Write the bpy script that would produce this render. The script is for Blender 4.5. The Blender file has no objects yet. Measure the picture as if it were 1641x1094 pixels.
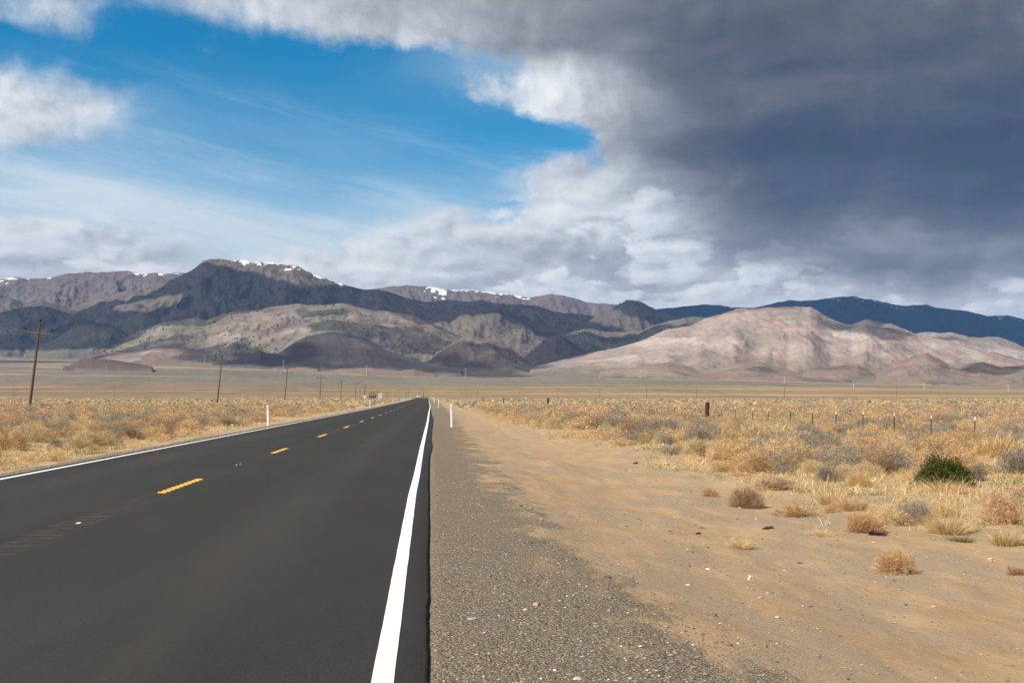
import bpy, math, random
import numpy as np
from mathutils import Vector, Matrix

random.seed(7)
RNG = np.random.default_rng(11)
scene = bpy.context.scene
COL = scene.collection
R = math.radians

# ------------------------------------------------------------------ camera
CAM_H, FPX, CX, CY = 1.42, 1850.0, 820.5, 547.0
PITCH = math.atan(89.0 / FPX)
YAW = math.atan(129.5 / FPX * math.cos(PITCH))
cam_d = bpy.data.cameras.new('camera')
cam_d.lens = 36.0 * FPX / 1641.0
cam_d.sensor_width = 36.0
cam_d.clip_start = 0.1
cam_d.clip_end = 200000.0
cam = bpy.data.objects.new('camera', cam_d)
COL.objects.link(cam)
cam.location = (0, 0, CAM_H)
cam.rotation_euler = (R(90) + PITCH, 0, -YAW)
scene.camera = cam
_F = np.array([math.sin(YAW) * math.cos(PITCH), math.cos(YAW) * math.cos(PITCH), math.sin(PITCH)])
_R = np.array([math.cos(YAW), -math.sin(YAW), 0.0])
_U = np.cross(_R, _F)


def ray(px, py):
    """direction through a point of the photograph, scaled so that its northward component is 1"""
    d = _F + _R * ((px - CX) / FPX) + _U * ((CY - py) / FPX)
    return d[0] / d[1], d[2] / d[1]


def rays(px, py):
    px = np.asarray(px, float); py = np.asarray(py, float)
    d = _F[None] + _R[None] * ((px - CX) / FPX)[:, None] + _U[None] * ((CY - py) / FPX)[:, None]
    return d[:, 0] / d[:, 1], d[:, 2] / d[:, 1]


def to_px(X, Y, Z):
    q = np.stack([X, Y, Z - CAM_H], -1)
    f = q @ _F
    return CX + FPX * (q @ _R) / f, CY - FPX * (q @ _U) / f


# ------------------------------------------------------------------ sun and sky
HAZE = 2.5e-5
SUN_AZ, SUN_EL = -119.0, 46.0          # degrees clockwise from the road's direction (+Y), and above the horizon
SUN = np.array([math.sin(R(SUN_AZ)) * math.cos(R(SUN_EL)), math.cos(R(SUN_AZ)) * math.cos(R(SUN_EL)), math.sin(R(SUN_EL))])
sun_d = bpy.data.lights.new('sun', 'SUN')
sun_d.energy = 5.0
sun_d.angle = R(0.5)
sun_d.color = (1.0, 0.95, 0.87)
sun = bpy.data.objects.new('sun', sun_d)
COL.objects.link(sun)
sun.location = (-300, -40, 400)
sun.rotation_euler = Vector(tuple(-SUN)).to_track_quat('-Z', 'Y').to_euler()

scene.view_settings.view_transform = 'Standard'
scene.view_settings.look = 'None'
scene.view_settings.exposure = 0.42
scene.view_settings.gamma = 1.0
scene.view_settings.use_curve_mapping = False
scene.cycles.volume_bounces = 0
scene.cycles.max_bounces = 5
scene.cycles.diffuse_bounces = 3
scene.cycles.use_denoising = True

WSTR = 0.1
world = bpy.data.worlds.new('World')
scene.world = world
world.use_nodes = True
world.cycles.sampling_method = 'MANUAL'
world.cycles.sample_map_resolution = 512
WT = world.node_tree
WT.nodes.clear()


class E:
    """a socket with arithmetic, so that the node maths below reads as a formula"""
    nt = WT

    def __init__(self, s):
        self.s = s

    @staticmethod
    def op(kind, *a, clamp=False):
        n = E.nt.nodes.new('ShaderNodeMath')
        n.operation = kind
        n.use_clamp = clamp
        for i, v in enumerate(a):
            if isinstance(v, E):
                E.nt.links.new(v.s, n.inputs[i])
            else:
                n.inputs[i].default_value = float(v)
        return E(n.outputs[0])

    def __add__(s, o): return E.op('ADD', s, o)
    __radd__ = __add__
    def __sub__(s, o): return E.op('SUBTRACT', s, o)
    def __rsub__(s, o): return E.op('SUBTRACT', o, s)
    def __mul__(s, o): return E.op('MULTIPLY', s, o)
    __rmul__ = __mul__
    def __truediv__(s, o): return E.op('DIVIDE', s, o)


def xyz(x, y, z=0.0):
    n = E.nt.nodes.new('ShaderNodeCombineXYZ')
    for i, v in enumerate((x, y, z)):
        if isinstance(v, E):
            E.nt.links.new(v.s, n.inputs[i])
        else:
            n.inputs[i].default_value = v
    return n.outputs[0]


def noise(vec, scale=1.0, detail=6.0, rough=0.55, dist=0.0, dims='3D', out=0):
    n = E.nt.nodes.new('ShaderNodeTexNoise')
    n.noise_dimensions = dims
    n.inputs['Scale'].default_value = scale
    n.inputs['Detail'].default_value = detail
    n.inputs['Roughness'].default_value = rough
    n.inputs['Distortion'].default_value = dist
    if vec is not None:
        E.nt.links.new(vec, n.inputs['Vector'])
    return E(n.outputs[out])


def smooth(v, a, b, lo=0.0, hi=1.0):
    n = E.nt.nodes.new('ShaderNodeMapRange')
    n.interpolation_type = 'SMOOTHSTEP'
    for i, x in enumerate((v, a, b, lo, hi)):
        if isinstance(x, E):
            E.nt.links.new(x.s, n.inputs[i])
        else:
            n.inputs[i].default_value = x
    return E(n.outputs[0])


def linear(v, a, b, lo=0.0, hi=1.0):
    n = E.nt.nodes.new('ShaderNodeMapRange')
    n.clamp = True
    for i, x in enumerate((v, a, b, lo, hi)):
        if isinstance(x, E):
            E.nt.links.new(x.s, n.inputs[i])
        else:
            n.inputs[i].default_value = x
    return E(n.outputs[0])


def mixc(f, a, b, mode='MIX'):
    n = E.nt.nodes.new('ShaderNodeMix')
    n.data_type = 'RGBA'
    n.blend_type = mode
    n.clamp_factor = True
    for i, x in ((0, f), (6, a), (7, b)):
        if isinstance(x, E):
            E.nt.links.new(x.s, n.inputs[i])
        elif hasattr(x, 'is_output'):
            E.nt.links.new(x, n.inputs[i])
        elif isinstance(x, (tuple, list)):
            n.inputs[i].default_value = tuple(x)[:3] + (1.0,)
        else:
            n.inputs[i].default_value = x
    return n.outputs[2]


def ramp(v, stops, interp='LINEAR'):
    n = E.nt.nodes.new('ShaderNodeValToRGB')
    cr = n.color_ramp
    cr.interpolation = interp
    while len(cr.elements) < len(stops):
        cr.elements.new(1.0)
    for e, (p, c) in zip(cr.elements, stops):
        e.position = p
        e.color = tuple(c)[:3] + (1.0,)
    E.nt.links.new(v.s if isinstance(v, E) else v, n.inputs[0])
    return n.outputs[0]


def lin(c):
    return tuple((x / 255 / 12.92) if x / 255 <= 0.04045 else ((x / 255 + 0.055) / 1.055) ** 2.4 for x in c)


# what the sky holds, written down where it is seen: cover, brightness of the cloud, veil of cirrus on the blue
SKY = {
    -120: ([(0, .75), (300, .9), (800, 1)], [(0, .7), (500, .66), (900, .5), (1641, .42)], [(0, .0)]),
    0: ([(0, .62), (50, .72), (90, .6), (130, .2), (195, .42), (225, .2), (260, .45), (310, .75), (360, .9), (450, 1)],
        [(0, .78), (300, .85), (400, .80), (500, .75), (600, .72), (700, .68), (800, .62), (900, .55), (1000, .50), (1100, .46), (1250, .44), (1641, .41)], [(0, 0)]),
    28: ([(0, .5), (50, .6), (90, .45), (130, 0), (195, .2), (230, 0), (300, .3), (350, .62), (400, .75), (460, .85), (520, 1)],
         [(0, .8), (400, .85), (500, .78), (600, .74), (700, .70), (800, .65), (900, .56), (1000, .49), (1150, .44), (1641, .40)], [(0, 0)]),
    52: ([(0, 0), (330, 0), (380, .3), (430, .5), (480, .68), (540, .7), (600, .8), (680, .9), (750, 1)],
         [(0, .8), (500, .84), (600, .78), (700, .74), (800, .66), (900, .55), (1000, .47), (1200, .41), (1641, .39)], [(0, 0)]),
    78: ([(0, 0), (450, 0), (500, .3), (560, .42), (620, .45), (680, .55), (740, .6), (790, .75), (840, .92), (900, 1)],
         [(0, .8), (600, .8), (700, .74), (800, .62), (900, .54), (1000, .45), (1200, .38), (1641, .37)], [(0, 0), (600, 0), (700, .1), (760, .3), (900, .3)]),
    105: ([(0, .3), (40, .1), (100, 0), (680, 0), (740, .25), (790, .62), (830, .75), (870, .95), (950, 1)],
          [(0, .85), (700, .8), (780, .76), (830, .74), (880, .74), (940, .70), (1000, .48), (1100, .39), (1300, .34), (1641, .34)],
          [(0, .02), (600, .02), (700, .2), (780, .35), (900, .35)]),
    130: ([(0, .55), (40, .4), (90, .3), (150, .3), (200, .1), (700, 0), (735, .3), (770, .62), (815, .75), (850, .88), (900, 1)],
          [(0, .88), (740, .86), (800, .88), (850, .86), (900, .86), (950, .76), (1000, .55), (1100, .41), (1300, .33), (1641, .32)],
          [(0, .05), (300, .03), (600, .04), (740, .2), (900, .2)]),
    155: ([(0, .92), (60, .72), (110, .68), (170, .66), (215, .5), (250, .15), (300, 0), (690, 0), (725, .35), (770, .6), (800, .6), (850, .9), (920, 1)],
          [(0, .9), (200, .86), (740, .84), (830, .88), (900, .86), (950, .76), (1000, .62), (1060, .48), (1200, .36), (1400, .31), (1641, .30)],
          [(0, .08), (250, .16), (330, .08), (600, .05), (800, .1)]),
    180: ([(0, 1), (100, .9), (150, .78), (190, .6), (230, .3), (270, 0), (760, 0), (800, .4), (840, .72), (880, .9), (920, 1)],
          [(0, .9), (200, .86), (800, .88), (860, .9), (920, .84), (960, .76), (1010, .64), (1070, .5), (1150, .41), (1300, .33), (1641, .28)],
          [(0, .1), (230, .2), (350, .14), (500, .1), (600, .05), (800, .06)]),
    205: ([(0, 1), (80, .9), (140, .7), (180, .4), (230, .1), (300, 0), (850, 0), (890, .35), (930, .7), (960, .95), (1000, 1)],
          [(0, .88), (850, .88), (930, .8), (980, .66), (1040, .56), (1100, .45), (1200, .37), (1400, .29), (1641, .27)],
          [(0, .15), (200, .2), (350, .2), (500, .2), (620, .12), (720, .04), (900, .04)]),
    230: ([(0, .75), (60, .6), (110, .4), (160, .15), (220, 0), (890, 0), (925, .45), (955, .85), (1000, 1)],
          [(0, .86), (930, .78), (980, .66), (1040, .54), (1100, .44), (1200, .37), (1400, .29), (1641, .26)],
          [(0, .3), (150, .26), (400, .16), (560, .22), (660, .16), (740, .06), (900, .05)]),
    255: ([(0, .2), (80, 0), (850, 0), (895, .5), (935, .9), (980, 1)],
          [(0, .86), (890, .84), (950, .74), (1000, .6), (1060, .5), (1150, .44), (1250, .35), (1400, .30), (1641, .26)],
          [(0, .45), (120, .4), (250, .28), (400, .18), (600, .2), (700, .14), (800, .1)]),
    282: ([(0, 0), (790, 0), (825, .58), (870, .62), (900, .85), (940, 1)],
          [(0, .86), (830, .86), (880, .86), (930, .78), (990, .62), (1050, .60), (1100, .48), (1160, .5), (1230, .38), (1400, .31), (1641, .27)],
          [(0, .58), (120, .56), (250, .46), (380, .28), (500, .2), (650, .22), (800, .2)]),
    308: ([(0, 0), (700, .1), (790, .15), (830, .5), (875, .72), (915, 1)],
          [(0, .86), (830, .88), (900, .86), (950, .74), (1000, .66), (1050, .64), (1100, .54), (1180, .48), (1250, .37), (1400, .33), (1641, .28)],
          [(0, .66), (180, .68), (300, .56), (420, .4), (520, .3), (650, .3), (800, .28)]),
    335: ([(0, .1), (640, .1), (760, .3), (800, .5), (840, .7), (890, .95), (950, 1)],
          [(0, .86), (780, .9), (840, .95), (900, .95), (950, .88), (1000, .7), (1060, .55), (1150, .48), (1250, .40), (1400, .37), (1641, .32)],
          [(0, .76), (220, .78), (350, .72), (450, .58), (560, .44), (700, .42), (800, .42)]),
    362: ([(0, .45), (60, .5), (130, .4), (200, .3), (300, .1), (640, .25), (700, .4), (740, .72), (790, .9), (850, 1)],
          [(0, .93), (200, .9), (660, .8), (740, .88), (800, .9), (850, .86), (900, .92), (950, .92), (1000, .82), (1060, .58), (1150, .50), (1250, .48), (1400, .52), (1500, .48), (1641, .42)],
          [(0, .84), (300, .84), (420, .78), (540, .68), (640, .6), (800, .56)]),
    388: ([(0, .9), (100, .85), (200, .8), (280, .6), (340, .4), (400, .3), (460, .4), (560, .4), (650, .45), (700, .6), (740, .95), (800, 1)],
          [(0, .92), (150, .88), (300, .86), (440, .96), (600, .92), (700, .86), (760, .80), (850, .74), (920, .78), (970, .84), (1030, .72), (1100, .62), (1200, .52), (1300, .54), (1400, .52), (1500, .50), (1641, .46)],
          [(0, .88), (400, .86), (600, .78), (800, .7)]),
    412: ([(0, 1), (200, 1), (320, .85), (380, .6), (450, .8), (560, .75), (640, .8), (700, .7), (740, 1)],
          [(0, .86), (150, .85), (300, .82), (440, .94), (520, .9), (600, .92), (700, .86), (760, .85), (830, .80), (900, .74), (970, .66), (1040, .82), (1100, .76), (1170, .60), (1300, .47), (1450, .44), (1641, .44)],
          [(0, .88), (800, .8)]),
    438: ([(0, 1), (300, 1), (500, .95), (700, .9), (800, 1)],
          [(0, .82), (300, .80), (450, .86), (560, .88), (640, .84), (760, .84), (860, .82), (940, .70), (1000, .66), (1080, .80), (1150, .84), (1220, .68), (1280, .66), (1380, .48), (1480, .45), (1641, .52)],
          [(0, .88)]),
    460: ([(0, 1)], [(0, .80), (500, .84), (700, .84), (860, .80), (960, .70), (1040, .72), (1120, .84), (1200, .72), (1280, .84), (1360, .74), (1440, .58), (1540, .60), (1641, .7)], [(0, .88)]),
    485: ([(0, 1)], [(0, .82), (700, .84), (900, .88), (1000, .80), (1080, .84), (1180, .86), (1280, .90), (1380, .86), (1480, .76), (1580, .86), (1641, .92)], [(0, .88)]),
    515: ([(0, 1)], [(0, .84), (1200, .86), (1641, .92)], [(0, .88)]),
}
AZ0, AZ1 = -29.0, 35.0
tc = WT.nodes.new('ShaderNodeTexCoord')
sep = WT.nodes.new('ShaderNodeSeparateXYZ')
WT.links.new(tc.outputs['Generated'], sep.inputs[0])
dx, dy, dz = (E(o) for o in sep.outputs)
az = E.op('ARCTAN2', dx, dy) * (180 / math.pi)
el = E.op('ARCSINE', dz) * (180 / math.pi)
# detail of the clouds: billows near, long flat bars towards the horizon
def high(e): return E.op('LOGARITHM', E.op('MAXIMUM', e, -3.0) * 0.12 + 1.0, math.e) * 2.9


ey = high(el)
ax = az * 0.11
P = xyz(ax, ey, 3.7)
wa = noise(P, 1.5, 7, 0.58)
wb = noise(xyz(ax + 31.0, ey + 5.0, 1.2), 1.5, 7, 0.58)
azw = az + (wa - 0.5) * 4.6
elw = el + (wb - 0.5) * 2.4
pys = sorted(SKY)
n_st = 30


def sky_row(py):
    c, b, v = SKY[py]
    px = np.linspace(-260, 1900, 400)
    u, w = rays(px, np.full(400, float(py)))
    a = np.degrees(np.arctan2(u, 1.0))
    e = np.degrees(np.arctan2(w, np.sqrt(1 + u * u)))
    return a, e, [np.interp(px, *zip(*t)) for t in (c, b, v)]


# resample the rows (level in the photograph) onto rows of equal elevation
rows = [sky_row(p) for p in pys]
st_az = np.linspace(AZ0, AZ1, n_st)
tabE = np.stack([np.interp(st_az, a, e) for a, e, _ in rows])            # rows x stops
tabV = np.stack([[np.interp(st_az, a, q) for q in ch] for a, e, ch in rows])  # rows x 3 x stops
els = np.array([ray(820, p)[1] for p in pys])
els = np.degrees(np.arctan(els))
prev = None
for i in reversed(range(len(pys))):      # from the horizon upwards
    st = []
    for k in range(n_st):
        vals = [np.interp(-els[i], -tabE[:, k], tabV[:, ch, k]) for ch in range(3)]
        st.append(((k + 0.0) / (n_st - 1), vals))
    a01 = (azw - AZ0) / (AZ1 - AZ0)
    row = ramp(a01, st)
    if prev is None:
        prev = row
    else:
        prev = mixc(linear(elw, els[i + 1], els[i]), prev, row)
sc = WT.nodes.new('ShaderNodeSeparateColor')
WT.links.new(prev, sc.inputs[0])
cover, bright, veil = (E(o) for o in sc.outputs)

def puff(vec, scale, detail):
    n = E.nt.nodes.new('ShaderNodeTexVoronoi')
    n.voronoi_dimensions = '2D'
    n.feature = 'SMOOTH_F1'
    n.normalize = True
    n.inputs['Scale'].default_value = scale
    n.inputs['Detail'].default_value = detail
    n.inputs['Roughness'].default_value = 0.47
    n.inputs['Lacunarity'].default_value = 2.2
    n.inputs['Smoothness'].default_value = 0.15
    E.nt.links.new(vec, n.inputs['Vector'])
    return 1.0 - E(n.outputs['Distance'])


# billows: rounded heads, lit from the upper left; long soft bars in the deck
sw_x = (noise(xyz(ax, ey), 4.0, 5, 0.6, dims='2D') - 0.5) * 0.26
sw_y = (noise(xyz(ax + 7.0, ey + 3.0), 4.0, 5, 0.6, dims='2D') - 0.5) * 0.20
px_, py_ = ax + sw_x, ey * 1.1 + sw_y
n1 = puff(xyz(px_, py_), 2.0, 4.0)
n1s = puff(xyz(px_ - 0.045, py_ + 0.075), 2.0, 2.0)
n3 = noise(xyz(ax, ey), 1.5, 10, 0.58, 0.3, dims='2D')
n3s = noise(xyz(ax - 0.05, ey + 0.07), 1.5, 6, 0.54, 0.3, dims='2D')
n2 = noise(xyz(az * 0.030 + (n3 - 0.5) * 0.25, ey * 0.8 + (n3 - 0.5) * 0.14), 3.2, 6, 0.5, dims='2D')
edge = smooth(bright, 0.46, 0.88)
# cumulus stands crisp against the blue on the right and along the hills, the bank at the upper left frays out
crisp = smooth(az, -15.0, -3.0, 0.47, 0.22)
alpha = smooth(cover + (n1 - 0.72) * 0.8 + (n3 - 0.5) * 0.8, 0.5 - crisp, crisp + 0.5)
lit = (n1 - n1s) * (edge * 0.50 + 0.03) + (n3 - n3s) * (edge * 0.36 + 0.16) + (n2 - 0.5) * (0.34 - edge * 0.24)
# nearer heads of cumulus in front of the bank
band = smooth(el, 2.5, 4.0) * smooth(el, 12.0, 8.5) * smooth(bright, 0.46, 0.74)
hx, hy = ax * 0.9 + 2.3 + sw_x * 0.8, ey * 1.25 + sw_y * 0.8
h1 = puff(xyz(hx, hy), 1.7, 4.5)
h1s = puff(xyz(hx - 0.055, hy + 0.085), 1.7, 2.5)
head = smooth(h1 + (n3 - 0.5) * 0.5, 0.63, 0.71) * band
hlit = 0.95 + (h1 - h1s) * 1.0 + (n3 - n3s) * 0.3 - smooth(h1, 0.95, 0.70, 0.0, 0.05)
bb0 = E.op('ADD', bright * 0.97 + 0.01, lit)
bb = bb0 + (hlit - bb0) * head * 0.85
alpha = E.op('MAXIMUM', alpha, head * 0.9 * smooth(cover, 0.2, 0.5))
cloud = ramp(bb, [(0.0, lin((44, 54, 72))), (0.22, lin((62, 72, 90))), (0.32, lin((78, 85, 99))), (0.42, lin((102, 105, 112))), (0.55, lin((141, 144, 151))),
                  (0.7, lin((180, 183, 188))), (0.82, lin((210, 215, 221))), (0.93, lin((234, 236, 239))), (1.0, lin((248, 247, 246)))])
sky = WT.nodes.new('ShaderNodeTexSky')
sky.sky_type = 'NISHITA'
sky.sun_disc = False
sky.sun_elevation = R(SUN_EL)
sky.sun_rotation = R(SUN_AZ)
sky.altitude = 1300.0
sky.air_density = 1.0
sky.dust_density = 0.4
sky.ozone_density = 2.0
blue = mixc(1.0, sky.outputs[0], (0.03, 0.70, 0.89), 'MULTIPLY')
cir = noise(xyz(az * 0.045 + el * 0.06, el * 0.30 + az * 0.05, 2.0), 2.2, 7, 0.6, 0.3)
wisp = smooth(cir, 0.46, 0.80) * smooth(el, 17.0, 12.0) * 0.30
veilf = E.op('ADD', veil * (smooth(cir, 0.15, 0.75, 0.78, 1.25) + 0.05), wisp, clamp=True)
W = 0.76 / WSTR
white = tuple(x * W for x in lin((214, 229, 238)))
base = mixc(veilf, blue, white)
cl10 = mixc(1.0, cloud, (W, W, W), 'MULTIPLY')
total = mixc(alpha, base, cl10)
bg = WT.nodes.new('ShaderNodeBackground')
bg.inputs['Strength'].default_value = WSTR
WT.links.new(total, bg.inputs['Color'])
wo = WT.nodes.new('ShaderNodeOutputWorld')
WT.links.new(bg.outputs[0], wo.inputs[0])

# ------------------------------------------------------------------ helpers
def tag(o, label=None, cat=None, group=None, kind=None):
    if label: o['label'] = label
    if cat: o['category'] = cat
    if group: o['group'] = group
    if kind: o['kind'] = kind
    return o


def _hash(ix, iy, seed):
    h = (ix.astype(np.int64) * 374761393 + iy.astype(np.int64) * 668265263 + seed * 974634777) & 0x7fffffff
    h = ((h ^ (h >> 13)) * 1274126177) & 0x7fffffff
    h = (h ^ (h >> 16)) & 0x7fffffff
    return h


def perlin(x, y, seed=0):
    ix = np.floor(x); iy = np.floor(y)
    fx = x - ix; fy = y - iy
    ux = fx * fx * fx * (fx * (fx * 6 - 15) + 10)
    uy = fy * fy * fy * (fy * (fy * 6 - 15) + 10)

    def g(ox, oy):
        a = _hash(ix + ox, iy + oy, seed) * (2 * math.pi / 0x7fffffff)
        return np.cos(a) * (fx - ox) + np.sin(a) * (fy - oy)
    a = g(0, 0); b = g(1, 0); c = g(0, 1); d = g(1, 1)
    return 1.5 * ((a + (b - a) * ux) * (1 - uy) + (c + (d - c) * ux) * uy)


def fbm(x, y, seed=0, octv=5, gain=0.5, ridged=False):
    s = np.zeros(np.broadcast(x, y).shape); amp = 1.0; tot = 0.0; f = 1.0
    for k in range(octv):
        n = perlin(x * f + 17.3 * k, y * f - 9.1 * k, seed + k)
        s += amp * ((1 - 2 * np.abs(n)) if ridged else n)
        tot += amp; amp *= gain; f *= 2.03
    return s / tot


def ss(x, a, b_):
    t = np.clip((x - a) / (b_ - a), 0, 1)
    return t * t * (3 - 2 * t)


def mesh_np(name, V, quads=None, tris=None, mat=None, parent=None, col=None, smooth_sh=False, attrs=None, link=True):
    """one mesh object out of arrays"""
    me = bpy.data.meshes.new(name)
    V = np.asarray(V, np.float32)
    nq = 0 if quads is None else len(quads)
    nt = 0 if tris is None else len(tris)
    me.vertices.add(len(V))
    me.vertices.foreach_set('co', V.ravel())
    loops = []
    if nq: loops.append(np.asarray(quads, np.int32).ravel())
    if nt: loops.append(np.asarray(tris, np.int32).ravel())
    loops = np.concatenate(loops)
    me.loops.add(len(loops))
    me.loops.foreach_set('vertex_index', loops)
    me.polygons.add(nq + nt)
    st = np.concatenate([np.arange(nq) * 4, nq * 4 + np.arange(nt) * 3]).astype(np.int32)
    me.polygons.foreach_set('loop_start', st)
    if smooth_sh:
        me.polygons.foreach_set('use_smooth', np.ones(nq + nt, bool))
    me.update(calc_edges=True)
    me.validate()
    for an, av in list((attrs or {}).items()) + ([('tint', col)] if col is not None else []):
        av = np.asarray(av, np.float32)
        if av.ndim == 1:
            a = me.attributes.new(an, 'FLOAT', 'POINT')
            a.data.foreach_set('value', av)
        else:
            a = me.attributes.new(an, 'FLOAT_COLOR', 'POINT')
            if av.shape[1] == 3:
                av = np.concatenate([av, np.ones((len(av), 1), np.float32)], 1)
            a.data.foreach_set('color', av.ravel())
    if mat: me.materials.append(mat)
    if not link:
        return me
    o = bpy.data.objects.new(name, me)
    COL.objects.link(o)
    if parent: o.parent = parent
    return o


def grid_quads(nr, nc):
    i = np.arange(nr - 1)[:, None] * nc + np.arange(nc - 1)[None]
    return np.stack([i, i + 1, i + nc + 1, i + nc], -1).reshape(-1, 4)


class MB:
    """collects small solids, then links them as one mesh"""
    def __init__(s): s.v = []; s.f = []

    def add(s, vs, fs):
        b = len(s.v)
        s.v += [tuple(p) for p in vs]
        s.f += [tuple(b + i for i in f) for f in fs]

    def box(s, c, d, rot=None):
        x, y, z = (q / 2 for q in d)
        p = [Vector((a * x, b * y, e * z)) for a in (-1, 1) for b in (-1, 1) for e in (-1, 1)]
        if rot is not None: p = [rot @ q for q in p]
        s.add([q + Vector(c) for q in p], [(0, 1, 3, 2), (4, 6, 7, 5), (0, 4, 5, 1), (2, 3, 7, 6), (0, 2, 6, 4), (1, 5, 7, 3)])

    def tube(s, a, b, r0, r1=None, n=10):
        a = Vector(a); b = Vector(b); r1 = r0 if r1 is None else r1
        q = (b - a).to_track_quat('Z', 'Y')
        vs = []
        for (c, r) in ((a, r0), (b, r1)):
            for k in range(n):
                t = 2 * math.pi * k / n
                vs.append(c + q @ Vector((r * math.cos(t), r * math.sin(t), 0)))
        fs = [(k, (k + 1) % n, n + (k + 1) % n, n + k) for k in range(n)] + [tuple(reversed(range(n))), tuple(range(n, 2 * n))]
        s.add(vs, fs)

    def lathe(s, prof, c=(0, 0, 0), n=12):
        vs = []
        for (r, z) in prof:
            for k in range(n):
                t = 2 * math.pi * k / n
                vs.append((c[0] + r * math.cos(t), c[1] + r * math.sin(t), c[2] + z))
        m = len(prof)
        fs = [(j * n + k, j * n + (k + 1) % n, (j + 1) * n + (k + 1) % n, (j + 1) * n + k) for j in range(m - 1) for k in range(n)]
        fs += [tuple(reversed(range(n))), tuple((m - 1) * n + k for k in range(n))]
        s.add(vs, fs)

    def prism(s, pts, x0, x1):
        """outline in (y, z) carried from x0 to x1"""
        n = len(pts)
        vs = [(x0, p[0], p[1]) for p in pts] + [(x1, p[0], p[1]) for p in pts]
        s.add(vs, [(k, (k + 1) % n, n + (k + 1) % n, n + k) for k in range(n)] + [tuple(reversed(range(n))), tuple(range(n, 2 * n))])

    def build(s, name, mat, parent=None, bevel=0.0):
        me = bpy.data.meshes.new(name)
        me.from_pydata(s.v, [], s.f)
        me.materials.append(mat)
        o = bpy.data.objects.new(name, me)
        COL.objects.link(o)
        if parent: o.parent = parent
        if bevel:
            m = o.modifiers.new('bevel', 'BEVEL'); m.width = bevel; m.segments = 2
        return o


def empty(name, loc, label=None, cat=None, group=None, rz=0.0):
    o = bpy.data.objects.new(name, None)
    o.empty_display_size = 0.2
    COL.objects.link(o)
    o.location = loc
    o.rotation_euler = (0, 0, rz)
    return tag(o, label, cat, group)


def copy_tree(o, kids, parent=None):
    c = o.copy(); COL.objects.link(c)
    if parent: c.parent = parent
    for ch in kids.get(o.name, ()):
        copy_tree(ch, kids, c)
    return c


def kids_of(o):
    d = {}
    def walk(q):
        d[q.name] = [c for c in COL.objects if c.parent == q]
        for c in d[q.name]: walk(c)
    walk(o)
    return d


# ------------------------------------------------------------------ materials
def new_mat(name):
    m = bpy.data.materials.new(name)
    m.use_nodes = True
    nt = m.node_tree
    b = nt.nodes['Principled BSDF']
    E.nt = nt
    return m, nt, b


def position(nt):
    return nt.nodes.new('ShaderNodeNewGeometry').outputs['Position']


def attr(nt, name, out='Color'):
    n = nt.nodes.new('ShaderNodeAttribute')
    n.attribute_name = name
    return n.outputs[out]


def bump(nt, b, h, strength=0.5, dist=0.02):
    n = nt.nodes.new('ShaderNodeBump')
    n.inputs['Strength'].default_value = strength
    n.inputs['Distance'].default_value = dist
    nt.links.new(h.s if isinstance(h, E) else h, n.inputs['Height'])
    nt.links.new(n.outputs[0], b.inputs['Normal'])


def scaled(nt, vec, s):
    n = nt.nodes.new('ShaderNodeVectorMath')
    n.operation = 'MULTIPLY'
    nt.links.new(vec, n.inputs[0])
    n.inputs[1].default_value = s
    return n.outputs[0]


def simple(name, colr, rough=0.6, metal=0.0, nscale=0.0, namt=0.0):
    m, nt, b = new_mat(name)
    b.inputs['Roughness'].default_value = rough
    b.inputs['Metallic'].default_value = metal
    if nscale:
        co = nt.nodes.new('ShaderNodeTexCoord').outputs['Object']
        n = noise(co, nscale, 5, 0.6)
        c = mixc(n, tuple(x * (1 - namt) for x in colr), tuple(min(1, x * (1 + namt)) for x in colr))
        nt.links.new(c, b.inputs['Base Color'])
    else:
        b.inputs['Base Color'].default_value = tuple(colr) + (1,)
    return m


def mat_tint(name, rough=0.85, trans=0.0):
    m, nt, b = new_mat(name)
    nt.links.new(attr(nt, 'tint'), b.inputs['Base Color'])
    b.inputs['Roughness'].default_value = rough
    b.inputs['Specular IOR Level'].default_value = 0.15
    if trans:
        t = nt.nodes.new('ShaderNodeBsdfTranslucent')
        nt.links.new(attr(nt, 'tint'), t.inputs[0])
        mx = nt.nodes.new('ShaderNodeMixShader')
        mx.inputs[0].default_value = trans
        nt.links.new(b.outputs[0], mx.inputs[1]); nt.links.new(t.outputs[0], mx.inputs[2])
        nt.links.new(mx.outputs[0], nt.nodes['Material Output'].inputs[0])
    return m


M_TWIG = mat_tint('twigs', 0.9, 0.26)
M_STONE = mat_tint('stones', 0.8)

# asphalt
M_ROAD, nt, b = new_mat('asphalt')
pos = position(nt)
sp = nt.nodes.new('ShaderNodeSeparateXYZ'); nt.links.new(pos, sp.inputs[0])
rx = E(sp.outputs[0])
fine = noise(pos, 90.0, 3, 0.7)
mid = noise(scaled(nt, pos, (1.0, 0.12, 1.0)), 1.3, 5, 0.6)
agg = nt.nodes.new('ShaderNodeTexVoronoi'); agg.inputs['Scale'].default_value = 55.0
nt.links.new(pos, agg.inputs['Vector'])
ag_ = nt.nodes.new('ShaderNodeSeparateColor'); nt.links.new(agg.outputs['Color'], ag_.inputs[0])
stone_ = smooth(E(ag_.outputs[0]), 0.86, 1.0) * smooth(E(agg.outputs['Distance']), 0.42, 0.2)
c = ramp(fine, [(0.25, (0.017, 0.0165, 0.0155)), (0.5, (0.035, 0.034, 0.0315)), (0.68, (0.052, 0.050, 0.045)), (0.8, (0.14, 0.125, 0.095))])
c = mixc(E.op('MULTIPLY', stone_, 0.6), c, (0.13, 0.115, 0.09))
blot = noise(scaled(nt, pos, (1.0, 0.25, 1.0)), 0.9, 7, 0.65)
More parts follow.
